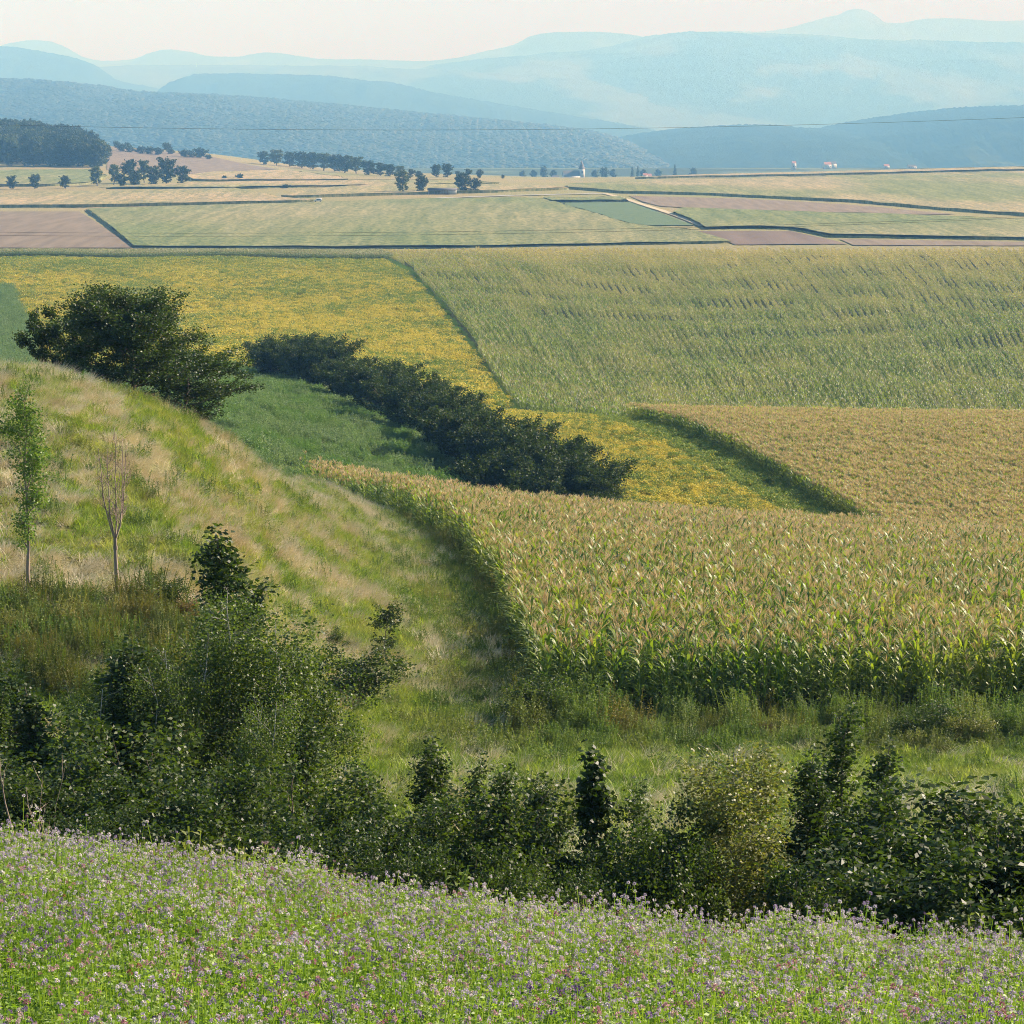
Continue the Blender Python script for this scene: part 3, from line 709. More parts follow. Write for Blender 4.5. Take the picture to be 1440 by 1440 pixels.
# --- front maize field
FC_EDGE = [(1980,80),(1440,80),(1100,79.5),(900,79.5),(765,80),(735,88),(715,100),(700,112),(672,125),(642,140),(600,158),(565,172),(520,186),(448,194),(425,212),(1980,212)]
FCW = world_poly(FC_EDGE)
dF = (-13.2, 110.0)
x, y = row_points(FCW, dF, 0.80, 0.27, 0.07)
k = (rng.random(len(x)) < np.where(y > 150, 0.8, 1.0)); x, y = x[k], y[k]
n = len(x); tt = np.clip(0.25 + 0.45*fbm(x, y, 22, 3) + rng.normal(0, 0.15, n), 0, 1)
sc = rng.uniform(0.90, 1.26, n) * (1 + 0.10*fbm(x, y, 12, 8)) * np.interp(y, [79, 84], [0.9, 1.0])
r = with_rot(n, 0.05)
scatter('maize_crop', np.stack([x, y, ground_z(x, y) - 0.02], 1), r, sc, corn_near, np.where(rng.random(n) < np.interp(y, [120, 175], [0, 1]), 8, 0) + rng.integers(0, 8, n), tt,
        'ripe maize with pinkish tassels filling the field in the right foreground')
print('front maize', n)
# --- second maize field, behind the near crest
E2 = [(893,323),(1050,268),(1236,221),(1300,206),(1980,206),(1980,342),(880,342)]
SCW = world_poly(E2); d2 = (-17.5, 100.0)
x, y = row_points(SCW, d2, 0.75, 1.5, 0.05)
rt, z = slope_rot(x, y, d2, 1.5); n = len(x)
scatter('maize_crop', np.stack([x, y, z], 1), rt, np.stack([np.ones(n), np.ones(n), rng.uniform(0.9, 1.1, n)*(1+.05*fbm(x, y, 15, 2))], 1), corn_mid, rng.integers(0, 8, n),
        np.clip(0.45 + 0.4*fbm(x, y, 25, 4), 0, 1), 'tan tasselled maize in the second field with a shaded left edge')
print('second maize', n)
# --- the great maize slope
E3 = [(528,905),(552,797),(575,740),(615,610),(665,480),(700,400),(735,346),(1800,346),(1800,905)]
GW = world_poly(E3); d3 = (-20.0, 455.0)
KF = 0.068                         # rows fan out gently over the slope
RC, RY = np.meshgrid(np.arange(0.28, 0.92, 0.0030), np.arange(340, 906, 3.0), indexing='ij')
rowv = np.repeat(rng.random(len(RC))[:, None], RC.shape[1], 1)
RY = RY + rng.uniform(0, 3, len(RC))[:, None]; RX = RY*(RC - KF*np.log(RY)) + rng.normal(0, .05, RC.shape)
kk = inside(GW, RX, RY); x, y, rowv = RX[kk], RY[kk], rowv[kk]
n = len(x); dd = x/y - KF; nn_ = np.hypot(dd, 1)
z1 = ground_z(x + dd/nn_*1.5, y + 1.5/nn_); z0 = ground_z(x - dd/nn_*1.5, y - 1.5/nn_); z = (z0 + z1)/2
fl_ = rng.random(n) < .5; el_ = np.arctan2(z1 - z0, 3.0); rt = np.stack([0*x, np.where(fl_, el_, -el_), np.arctan2(1, dd) + np.where(fl_, PI, 0)], 1)
hsc = rng.uniform(0.88, 1.1, n) * (1 + 0.10*fbm(x, y, 28, 5)) * (0.88 + 0.24*rowv)
scatter('maize_crop', np.stack([x, y, z], 1), rt, np.stack([np.ones(n)*1.03, np.interp(y, [350, 800], [.62, .85]), hsc], 1), corn_far, rng.integers(0, 8, n),
        np.clip(0.0 + 0.25*fbm(x*1.0, y*0.4, 40, 4) + 0.15*rowv + np.interp(y, [550, 780, 880], [0, 0.35, 0.8]), 0, 1), 'maize in long rows on the great slope beyond the crest')
print('great maize', n)
E4 = world_poly([(-260,797),(549,797),(524,905),(-260,905)]); d4 = (1.0, 0.06)
x, y = row_points(E4, d4, 0.9, 3.0, 0.1)
rt, z = slope_rot(x, y, d4, 3.0); n = len(x)
scatter('maize_crop', np.stack([x, y, z], 1), rt, np.stack([np.ones(n)*1.03, np.ones(n), rng.uniform(0.85, 1.1, n)], 1), corn_far, rng.integers(0, 8, n),
        0*x, 'belt of maize along the far side of the upper left soybean field')

# ------------------------------------------------------------------ soybeans
def soy_clump(n, R, h, ls):
    mb = MB()
    a = rng.uniform(0, 2*PI, n); r = R*np.sqrt(rng.random(n))
    C = np.stack([r*np.cos(a), r*np.sin(a), h*rng.uniform(0.35, 1.0, n)*(1-0.3*(r/R)**2)], 1)
    D = rdirs(n, -0.5, 0.35); N_ = rdirs(n, 0.5, 1.0)
    mb.leaves(C, D, N_, rng.uniform(0.7, 1.2, n)*ls, ls*0.75, 0, np.clip(0.5 + 0.35*np.sin(C[:, 0]*5 + rng.normal())*np.cos(C[:, 1]*5) + rng.normal(0, .2, n), 0, 1))
    return mb.mesh('soybean_clump', [m_soy])
soy_near = [soy_clump(150, 0.62, 0.75, 0.14) for _ in range(6)]
soy_far = [soy_clump(130, 1.05, 0.75, 0.24) for _ in range(6)]
P2 = world_poly([(690,340),(893,325),(1050,269),(1236,222),(1300,206),(850,206),(780,226),(690,262),(620,300)])
x, y = rand_in(P2, 2.6); n = len(x)
yel = np.clip(0.58 + 0.40*fbm(x, y, 20, 3) + 0.35*fbm(x, y, 4.0, 5) + rng.normal(0, 0.28, n), 0, 1)
dl = (x - np.interp(y, [222, 268, 323], [33.7, 26, 16.2])); yel = np.where(dl > -5.5, yel*0.15, yel)
s = rng.uniform(0.75, 1.15, n)
scatter('soybean_crop', np.stack([x, y, ground_z(x, y)], 1), with_rot(n, .1), np.stack([s, s, s*rng.uniform(.7, 1.3, n)], 1), soy_near, rng.integers(0, 6, n), yel,
        'yellowing soybeans between the hedge and the second maize field')
P1 = world_poly([(-260,790),(540,790),(565,730),(606,605),(655,478),(690,400),(720,352),(600,335),(350,345),(200,352),(60,380),(45,500),(15,640),(-260,640)])
x, y = rand_in(P1, 0.62)
pp = cpx(x, y); n = len(x)
yel = np.clip(0.58 + 0.42*fbm(x, y*0.4, 60, 2) + 0.30*fbm(x*1.0, y*0.35, 7.0, 7) + rng.normal(0, 0.28, n), 0, 1) * np.interp(y, [640, 780], [1, 0.55])
s = rng.uniform(0.8, 1.25, n)
scatter('soybean_crop', np.stack([x, y, ground_z(x, y)], 1), with_rot(n, .1), np.stack([s, s, s*rng.uniform(.6, 1.4, n)], 1), soy_far, rng.integers(0, 6, n), yel,
        'patchy yellow and green soybeans in the upper left field')
print('soy', n)

# ------------------------------------------------------------------ grasses and weeds
def tuft(n, R, h, w, mat_list, mi, lean=0.0, seg=3, droop=(0.3, 1.2), seed_heads=0):
    mb = MB()
    a = rng.uniform(0, 2*PI, n); r = R*np.sqrt(rng.random(n))
    base = np.stack([r*np.cos(a), r*np.sin(a), np.full(n, -0.03)], 1)
    az = np.where(rng.random(n) < lean, rng.normal(0, 0.6, n), rng.uniform(0, 2*PI, n))
    L = h*rng.uniform(0.55, 1.15, n)
    P, W = arcs(base, az, L, rng.uniform(0.85, 1.5, n) - 0.25*(lean > 0), rng.uniform(*droop, n), np.full(n, w), seg, 0.15)
    mb.strips(P, W, mi)
    if seed_heads:
        m_ = min(seed_heads, n); T = P[:m_, -1]; D = P[:m_, -1] - P[:m_, -2]; D /= np.linalg.norm(D, axis=1, keepdims=True)
        mb.leaves(T - D*0.05, D, rdirs(m_), 0.16, 0.03, mi)
    return mb.mesh('tuft', mat_list)
GM = [m_grass, m_straw]
t_green = [tuft(70, 0.30, 0.42, 0.018, GM, 0, 0.4) for _ in range(4)]
t_straw = [tuft(70, 0.28, 0.60, 0.011, GM, 1, 0.85, droop=(0.5, 1.4), seed_heads=0) for _ in range(4)]
def herb(n_st, R, h, nl, ls, mat, spread=0.35, head=None):
    mb = MB()
    for _ in range(n_st):
        a = rng.uniform(0, 2*PI); r = R*math.sqrt(rng.random()); hh = h*rng.uniform(0.6, 1.1)
        b = np.array([r*math.cos(a), r*math.sin(a), 0.0]); tip = b + np.array([rng.normal(0, spread*.3), rng.normal(0, spread*.3), 1])*[hh, hh, hh]
        t = rng.uniform(0.12, 1.0, nl); C = b + (tip - b)*t[:, None] + rng.normal(0, 0.05*hh, (nl, 3))*(1.15 - t[:, None])*1.6
        D = rdirs(nl, -0.3, 0.7)
        mb.leaves(C, D, rdirs(nl, 0.2, 1), ls*rng.uniform(.6, 1.2, nl)*(1.2 - 0.6*t), ls*0.4*(1.2 - .6*t), 0)
        P = np.stack([b, (b+tip)/2 + rng.normal(0, .02, 3), tip])[None]
        mb.strips(P, np.array([[0.008, 0, 0]]*3)[None], 0)
    return mb.mesh('herb', [mat])
weed_tall = [herb(16, 0.5, 1.15, 34, 0.11, m_weed) for _ in range(4)]
weed_low = [herb(14, 0.42, 0.55, 22, 0.09, m_weed) for _ in range(4)]
herb_dark = [herb(18, 0.7, 1.15, 44, 0.085, m_dkherb) for _ in range(4)]
herb_blue = [herb(20, 0.75, 0.95, 26, 0.16, m_herb) for _ in range(4)]

def carpet(name, poly, dens, kinds, weights_fn, t_fn, label, smin=0.7, smax=1.3, tilt=0.12, face=None, keep=None, hfn=None):
    x, y = rand_in(poly, dens)
    if keep is not None:
        k = keep(x, y); x, y = x[k], y[k]
    n = len(x); z = ground_z(x, y)
    w = weights_fn(x, y)                                # (n, len(kinds)) relative weights
    cw = np.cumsum(w, 1); cw /= cw[:, -1:]
    idx = (rng.random(n)[:, None] > cw).sum(1)
    rot = with_rot(n, tilt)
    if face is not None: rot[:, 2] = face + rng.normal(0, 0.5, n)
    s = rng.uniform(smin, smax, n)
    if hfn is not None: s = s*hfn(x, y)
    scatter(name, np.stack([x, y, z], 1), rot, s, kinds, np.clip(idx, 0, len(kinds)-1), np.clip(t_fn(x, y), 0, 1), label)
    print(name, n)

# knoll and its flank, down to the maize
KN = world_poly([(-420,64),(0,64),(200,64),(330,66),(430,69),(560,72),(640,74),(700,76),(745,80),(722,88),(705,98),(690,110),(662,124),(632,139),(590,157),(553,171),(508,185),(430,193),(330,170),(300,130),(160,118),(-420,118)])
allk = t_green + t_straw + weed_low
def kn_w(x, y):
    px = cpx(x, y)
    st = np.clip(0.38 + 0.9*fbm(x, y*0.7, 13, 2) + 0.55*fbm(x, y*0.8, 3.6, 4), 0.03, 1.0)
    st = np.where((y > 70) & (y < 74) & (px < 330), 0.95, st)      # straw band above the scrubby bank
    bank = np.clip((70.5 - y)/2, 0, 1)
    st = st*(1 - 0.8*bank)
    st = st*np.interp(px, [400, 620], [1.0, 0.45])
    wd = np.clip(0.04 + 0.35*fbm(x, y, 6, 9) - 0.1, 0.01, 0.5) + bank*1.5 + np.interp(px, [520, 660], [0, 0.25])
    g_ = 1.0 - st*0.9
    return np.column_stack([g_]*4 + [st]*4 + [wd]*4)/4
carpet('hillside_grass', KN, 9.5, allk, kn_w, lambda x, y: 0.14 + 0.45*fbm(x, y, 8, 6) + rng.normal(0, .15, len(x)),
       'long sunlit grass, green and bleached straw, covering the rounded hillside at the left', face=0.35, hfn=lambda x, y: 1 + 0.25*fbm(x, y, 5, 1))
# meadow strip
MS = world_poly([(-420,54),(2000,54),(2000,75),(1440,75),(1100,74.5),(760,74.5),(640,74),(560,72),(430,69),(330,66),(200,64),(-420,64)])
def ms_w(x, y):
    px = cpx(x, y)
    st = np.clip(0.10 + 0.8*fbm(x, y, 9, 5) + 0.3*fbm(x, y, 2.5, 6), 0.02, 0.9) * np.interp(y, [55, 66, 71, 74], [1.4, 1.0, 0.35, 0.1])
    wd = np.interp(y, [71, 74.5], [0.02, 0.9])
    return np.column_stack([np.full(len(x), 0.8)]*4 + [st]*4 + [wd]*4)
carpet('meadow_grass', MS, 9.5, allk, ms_w, lambda x, y: 0.08 + 0.35*fbm(x, y, 7, 6), 'green meadow strip with dry patches between the bushes and the maize', face=0.3)
# rank weeds along the foot and the left side of the front maize
WE = world_poly([(735,73),(1980,73),(1980,79.5),(1440,79.5),(900,79),(768,81),(738,89),(718,101),(703,113),(675,126),(645,141),(603,159),(568,173),(552,172),(590,157),(632,139),(660,124),(684,110),(694,98),(704,88),(712,79)])
carpet('rank_weeds', WE, 4.2, weed_tall + herb_dark + t_green, lambda x, y: np.column_stack([np.full(len(x), .9)]*4 + [np.clip(.6 + 1.2*fbm(x, y, 5, 7), .05, 3)]*4 + [np.full(len(x), .5)]*4),
       lambda x, y: 0.05 + 0.6*fbm(x, y, 5, 3) + np.where(y > 85, 0.25, 0), 'tall rank weeds along the foot of the maize', smin=0.55, smax=1.3,
       hfn=lambda x, y: 0.72 + 0.5*fbm(x, y, 6, 8) + np.where(cpx(x, y) > 1180, 0.1, 0))
# scrubby bank below the two young trees
BK = world_poly([(-420,61),(330,61),(430,66),(470,72),(380,72),(330,70),(-420,70)])
carpet('bank_scrub', BK, 5.0, weed_tall + herb_dark + t_green + t_straw, lambda x, y: np.column_stack([np.full(len(x), .6)]*4 + [np.clip(2.0 + 2.4*fbm(x, y, 5, 2), .3, 5)]*4 + [np.full(len(x), .5)]*4 + [np.full(len(x), .15)]*4),
       lambda x, y: 0.35 + 0.7*fbm(x, y, 4, 3), 'brambly scrub on the steep bank below the young trees', smin=0.5, smax=1.15, hfn=lambda x, y: 0.8 + 0.5*fbm(x, y, 3.5, 8))
# green weedy field before the hedge
WF = world_poly([(150,200),(330,200),(430,205),(560,206),(780,206),(850,212),(700,236),(600,262),(480,298),(370,330),(330,345),(200,350),(100,300)])
carpet('weedy_field', WF, 1.25, herb_blue, lambda x, y: np.ones((len(x), 4)), lambda x, y: 0.35 + 0.8*fbm(x, y, 14, 3), 'blue green weeds filling the field in front of the hedge', smin=0.7, smax=1.25,
       hfn=lambda x, y: 0.95 + 0.55*fbm(x, y, 8, 8))
# weed strip coloured as the maize slope's shadow, and verge at the far left
VG = world_poly([(543,792),(553,797),(576,740),(616,610),(666,480),(701,400),(735,346),(722,348),(692,398),(657,476),(608,603),(567,730)])
carpet('verge_or_shadow_weeds', VG, 0.8, herb_blue, lambda x, y: np.ones((len(x), 4)), lambda x, y: 0.6 + 0.4*fbm(x, y, 9, 3), 'weeds coloured dark for the shadow along the left edge of the great maize slope', smin=0.4, smax=0.9)
VL = world_poly([(-260,640),(15,640),(45,500),(60,380),(200,352),(200,300),(-260,300)])
carpet('verge_or_shadow_weeds', VL, 0.7, herb_blue, lambda x, y: np.ones((len(x), 4)), lambda x, y: 0.1 + 0.3*fbm(x, y, 9, 3), 'green weedy strip at the left edge beyond the hillside', smin=0.8, smax=1.9)
# grass on the embankment below the clover
EM = world_poly([(-500,22),(2100,18),(2100,54),(-500,54)])
carpet('embankment_grass', EM, 4.0, t_green + weed_low, lambda x, y: np.ones((len(x), 8)), lambda x, y: 0.2 + 0.3*fbm(x, y, 9, 3), 'rough grass on the embankment under the bushes', smin=0.7, smax=1.3)

# ------------------------------------------------------------------ flowering clover field in the foreground
def flower_mat(name, stops):
    m, nt, N, L = new_mat(name)
    t = attr(nt, 't', 'INSTANCER').outputs['Fac']; v = attr(nt, 'v').outputs['Fac']
    c = ramp(nt, t, stops)
    c = mixc(nt, 1.0, c, ramp(nt, v, [(0, (0.72, 0.72, 0.75)), (1, (1.2, 1.15, 1.15))]), 'MULTIPLY')
    p = N.new('ShaderNodeBsdfPrincipled'); L.new(c, p.inputs['Base Color']); p.inputs['Roughness'].default_value = 0.8
    p.inputs['Specular IOR Level'].default_value = 0.1
    tr = N.new('ShaderNodeBsdfTranslucent'); L.new(c, tr.inputs[0])
    mx = N.new('ShaderNodeMixShader'); mx.inputs[0].default_value = 0.3; L.new(p.outputs[0], mx.inputs[1]); L.new(tr.outputs[0], mx.inputs[2])
    out = N.new('ShaderNodeOutputMaterial'); L.new(mx.outputs[0], out.inputs[0]); return m
m_lilac = flower_mat('lilac_flower', [(0.0, (0.20, 0.13, 0.26)), (0.22, (0.40, 0.31, 0.46)), (0.42, (0.58, 0.51, 0.60)), (0.8, (0.74, 0.69, 0.62)), (1.0, (0.36, 0.22, 0.26))])
m_pink = flower_mat('pink_flower', [(0.0, (0.45, 0.20, 0.24)), (0.5, (0.56, 0.38, 0.36)), (0.8, (0.62, 0.50, 0.44)), (1.0, (0.36, 0.17, 0.09))])
def clover_plant(h, kind, nh, nleaf=34, nst=4):
    mb = MB(); MS_ = [m_clov, m_lilac if kind == 'lilac' else m_pink]
    tips = []
    for s in range(nst):
        b = np.array([rng.normal(0, .03), rng.normal(0, .03), 0]); az = rng.uniform(0, 2*PI); ln = rng.uniform(0.05, 0.30)
        tip = b + np.array([math.cos(az)*ln*h, math.sin(az)*ln*h, h*rng.uniform(0.75, 1.05)])
        mid = (b + tip)/2 + np.array([0, 0, 0.04])
        P = np.stack([b, mid, tip])[None]
        mb.strips(P, np.array([[.003, 0, 0], [.003, 0, 0], [.002, 0, 0]])[None], 0, 0.7)
        mb.strips(P, np.array([[0, .003, 0], [0, .003, 0], [0, .002, 0]])[None], 0, 0.7)
        tips.append((b, tip))
        m_ = nleaf // nst
        t = rng.uniform(0.15, 0.97, m_)
        A = b + (tip - b)*t[:, None]; o_ = rdirs(m_, 0.0, 0.6)*rng.uniform(0.02, 0.07, m_)[:, None]
        C = A + o_
        for q in range(3):
            ang = q*2.1 + rng.uniform(0, .3, m_); D = np.stack([np.cos(ang), np.sin(ang), rng.uniform(-.1, .5, m_)], 1); D /= np.linalg.norm(D, axis=1, keepdims=True)
            mb.leaves(C, D, rdirs(m_, .4, 1), rng.uniform(.018, .034, m_), .014, 0, fold=0.1)
    for q in range(nh):
        b, tip = tips[q % nst]
        if q >= nst: tip = b + (tip - b)*rng.uniform(.75, .95) + np.array([rng.normal(0, .05), rng.normal(0, .05), 0.02])
        n_ = 26; R = rng.uniform(.010, .014) if kind == 'lilac' else rng.uniform(.011, .015)
        D = rdirs(n_, -0.6, 1.0); sc_ = np.array([1, 1, 1.2])
        C = tip + D*sc_*R*0.45
        mb.leaves(C, D, rdirs(n_), R*0.95, R*0.65, 1, fold=0.1)
        th = np.arange(5)*2*PI/5
        ring = [tip + np.array([math.cos(a)*R*.7, math.sin(a)*R*.7, 0]) for a in th]
        Vv = np.array(ring + [tip + np.array([0, 0, R]), tip - np.array([0, 0, R*.7])])
        mb.add(Vv, [(i, (i+1) % 5, 5, 5) for i in range(0)] or np.zeros((0, 4), int), 1)
    return mb
clov = []
for i in range(4): clov.append(clover_plant(rng.uniform(.40, .5), 'lilac', 0).mesh('clover_leafy', [m_clov, m_lilac]))
for i in range(6): clov.append(clover_plant(rng.uniform(.5, .62), 'lilac', 5).mesh('clover_lilac', [m_clov, m_lilac]))
for i in range(3): clov.append(clover_plant(rng.uniform(.45, .55), 'pink', 2).mesh('clover_pink', [m_clov, m_pink]))
for i in range(3): clov.append(clover_plant(rng.uniform(.70, .84), 'lilac', 9, 30, 4).mesh('clover_tall', [m_clov, m_lilac]))
CV = world_poly([(-330,10.5),(-330,25.5),(0,25.2),(160,24.6),(300,23.6),(430,22.6),(560,22),(700,21.4),(800,20.8),(950,20.4),(1150,19.8),(1440,19.2),(1850,19),(1850,10.5)])
CV = [p for p in CV]
lo_l = at(-330, 10.5); lo_r = at(1850, 10.5)
CV2 = [(lo_l[0]*1.0, 8.6)] + CV[:12] + [(at(1850, 19)[0], 19.0), (lo_r[0], 8.6)]
x, y = rand_in(CV2, 88)
n = len(x); pr = (y - 9)/(np.interp(cpx(x, y), [0, 1440], [25, 19]) - 9)
fl = np.clip(0.05 + 1.02*pr**1.4 + 0.65*fbm(x, y, 2.8, 3), 0.04, 0.97)
u = rng.random(n)
pinkp = np.clip(0.24*(1.1 - pr*1.4) + 0.05, 0.02, 0.2); tallp = 0.022*(pr > 0.7)
idx = np.where(u < fl, 4 + rng.integers(0, 6, n), rng.integers(0, 4, n))
u2 = rng.random(n); idx = np.where(u2 < pinkp, 10 + rng.integers(0, 3, n), idx); idx = np.where(u2 > 1 - tallp, 13 + rng.integers(0, 3, n), idx)
tt = np.clip(0.40 + 0.14*pr + 0.3*fbm(x, y, 1.6, 6) + rng.normal(0, .24, n), 0, 1)
sc = rng.uniform(.8, 1.12, n)*(1 + .22*fbm(x, y, 1.5, 4))
scatter('clover_field', np.stack([x, y, ground_z(x, y)], 1), with_rot(n, .12), sc, clov, idx, tt, 'flowering clover and lucerne, lilac, white and pink heads over green leaves, in the foreground')
print('clover', n)
# ------------------------------------------------------------------ trees
def bark(name, c1, c2, sc=8.0):
    return plain_mat(name, c1, c2, sc, vec_scale=(1, 1, 0.25), bump=0.01, bscale=30)
m_bark = bark('grey_brown_bark', (0.10, 0.075, 0.055), (0.20, 0.16, 0.12))
m_birch = bark('birch_bark', (0.16, 0.14, 0.12), (0.62, 0.58, 0.52), 5.0)
m_dead = bark('bare_wood', (0.20, 0.155, 0.12), (0.36, 0.28, 0.21), 6.0)
lm_dark = leaf_mat('dark_leaf', (0.015, 0.032, 0.007), (0.070, 0.108, 0.020), trans=0.33, rough=0.5, spec=0.32)
lm_mid = leaf_mat('green_leaf', (0.018, 0.040, 0.007), (0.090, 0.130, 0.022), trans=0.38, rough=0.5, spec=0.32)
lm_birch = leaf_mat('birch_leaf', (0.036, 0.072, 0.014), (0.135, 0.175, 0.04), trans=0.38, rough=0.5, spec=0.32)
lm_yel = leaf_mat('yellowing_leaf', (0.08, 0.12, 0.025), (0.26, 0.24, 0.06), trans=0.35, rough=0.5, spec=0.4)
lm_young = leaf_mat('young_leaf', (0.06, 0.12, 0.02), (0.16, 0.24, 0.05), trans=0.40, rough=0.5, spec=0.3)
lm_hedge = leaf_mat('hedge_leaf', (0.012, 0.026, 0.005), (0.07, 0.100, 0.016), trans=0.3, rough=0.6, spec=0.2)
lm_far = leaf_mat('distant_leaf', (0.022, 0.040, 0.014), (0.055, 0.080, 0.026), trans=0.2, rough=0.6, spec=0.3)
lm_farl = leaf_mat('distant_light_leaf', (0.06, 0.085, 0.02), (0.13, 0.15, 0.045), trans=0.2, rough=0.6, spec=0.3)
lm_rust = leaf_mat('rusty_leaf', (0.06, 0.07, 0.02), (0.24, 0.13, 0.05), trans=0.3, rough=0.5, spec=0.3)

def grow(H, R, clear=0.12, nlimb=26, nleaf=9000, ls=0.055, lw=0.6, leaf=None, wood=None, tr=0.06, prof='cone', up=0.6,
         sub=6, spread=0.10, stems=1, droop=0.0, lean=0.0, hang=0.0, seedv=0, top=True, lumpy=0.25, wood_r=1.0, shift=(0, 0)):
    """tapered trunk with limbs and twigs; leaves set along the twigs. Returns wood mesh, crown mesh"""
    mb = MB(); A = []; wts = []
    for s in range(stems):
        if stems > 1:
            sa = rng.uniform(0, 2*PI); tilt = rng.uniform(0.15, 0.75)*min(1.0, R/H*1.6); Hs = H*rng.uniform(0.65, 1.0) if s else H
        else: sa = 0.0; tilt = lean; Hs = H
        k = 9; t = np.linspace(0, 1, k)
        wob = np.cumsum(rng.normal(0, 0.012*Hs, (k, 2)), 0); wob -= wob[0]
        P = np.stack([math.cos(sa)*tilt*Hs*t**1.2 + wob[:, 0] + shift[0]*t, math.sin(sa)*tilt*Hs*t**1.2 + wob[:, 1] + shift[1]*t, Hs*t*(1 - 0.25*tilt)], 1)
        P[0, 2] = -0.25
        r0 = tr if s == 0 else tr*rng.uniform(.5, .8)
        rad = r0*(1 - 0.88*t); rad[0] *= 1.35
        mb.tube(P, rad, 7, 0, 0.5)
        nl = max(4, nlimb // stems)
        hs = clear + (0.97 - clear)*(np.arange(nl) + rng.uniform(0, 1, nl))/nl
        for i, h in enumerate(hs):
            u = (h - clear)/(1 - clear)
            if prof == 'cone': L = R*(1.05 - 0.97*u)*(0.75 if u < .08 else 1)
            elif prof == 'round': L = R*math.sqrt(max(0.05, 1 - (2*u - 0.9)**2*0.85))
            elif prof == 'column': L = R*math.sin(PI*min(1, 0.12 + u*0.85))**0.5*1.0
            elif prof == 'umbrella': L = R*(0.45 + 0.75*u if u < .65 else 1.0 - (u - .65)*1.2)
            else: L = R*math.sin(PI*(0.2 + 0.72*u))
            L *= rng.uniform(1 - lumpy*1.6, 1 + lumpy)
            az = i*2.399 + rng.normal(0, .4) + sa*3
            el = up + rng.normal(0, .15) + 0.3*u
            p0 = np.array([np.interp(h, t, P[:, c]) for c in range(3)])
            q = np.linspace(0, 1, 5)
            e_ = el - droop*q
            dx = np.cumsum(np.concatenate([[0], np.cos(e_[:-1])*L/4])); dz = np.cumsum(np.concatenate([[0], np.sin(e_[:-1])*L/4]))
            w2 = np.cumsum(rng.normal(0, .035*L, (5, 3)), 0); w2 -= w2[0]
            B = p0 + np.stack([np.cos(az)*dx, np.sin(az)*dx, dz], 1) + w2
            rb = max(0.006, r0*(1 - 0.85*h)*0.45)*wood_r
            mb.tube(B, np.linspace(rb, rb*0.2, 5), 4, 0, 0.5)
            nsub = max(2, int(sub*(0.6 + 0.6*L/R)))
            for j in range(nsub):
                f = rng.uniform(0.25, 1.0); b0 = np.array([np.interp(f, q, B[:, c]) for c in range(3)])
                d = rdirs(1, -0.3, 0.75)[0]; d = d*0.8 + np.array([math.cos(az), math.sin(az), 0.25])*0.6; d /= np.linalg.norm(d)
                l2 = L*rng.uniform(0.22, 0.48)*(1.15 - 0.5*f)
                b1 = b0 + d*l2*0.5; b2 = b0 + d*l2 + np.array([0, 0, -hang*l2])
                mb.strips(np.stack([b0, b1, b2])[None], np.array([[0, 0, rb*.35], [0, 0, rb*.25], [0, 0, rb*.1]])[None], 0, 0.5)
                A.append((b0, b1, b2)); wts.append(l2)
        if top: A.append((P[-3], P[-2], P[-1] + [0, 0, .02*H])); wts.append(0.12*Hs)
    A = np.array(A); wts = np.array(wts)/sum(wts)
    ix = rng.choice(len(A), nleaf, p=wts); f = rng.uniform(0.0, 1.05, nleaf)[:, None]
    C = A[ix, 0]*(1-f)**2 + 2*A[ix, 1]*f*(1-f) + A[ix, 2]*f**2
    C = C + rng.normal(0, spread*R*0.5, (nleaf, 3))*np.array([1, 1, 0.8])
    if hang: C[:, 2] -= rng.random(nleaf)**1.5*hang*R*0.8
    C[:, 2] = np.maximum(C[:, 2], 0.05)
    D = rdirs(nleaf, -0.9, 0.5)
    N_ = rdirs(nleaf, 0.0, 1.0)
    lb = MB()
    clump = rng.random(len(A))
    a = np.clip(rng.random(nleaf)*0.75 + clump[ix]*0.3 - 0.05, 0, 1)
    lb.leaves(C, D, N_, ls*rng.uniform(.65, 1.2, nleaf), ls*lw*rng.uniform(.8, 1.2, nleaf), 0, a, 0.12)
    return mb.mesh('trunk', [wood or m_bark], True), lb.mesh('crown', [leaf or lm_mid])

def plant_tree(name, label, cat, meshes, x, y, sc=1.0, rz=0.0, group=None, z=None, sxy=None, parts=True, sink=0.05):
    o = thing(name, label, cat, (x, y, (gz(x, y) if z is None else z) - sink), rz, group)
    o.scale = (sxy or sc, sxy or sc, sc)
    w, c = meshes
    t = obj('trunk', w, o); k = obj('crown', c, o)
    return o
def fit(px, top, Y, ms):
    H0 = float(np.percentile(vz(ms[1]), 99.9))
    x, y = at(px, Y); z0 = gz(x, y)
    h = z_of(top, Y) - z0
    return x, y, max(h, 0.3)/H0

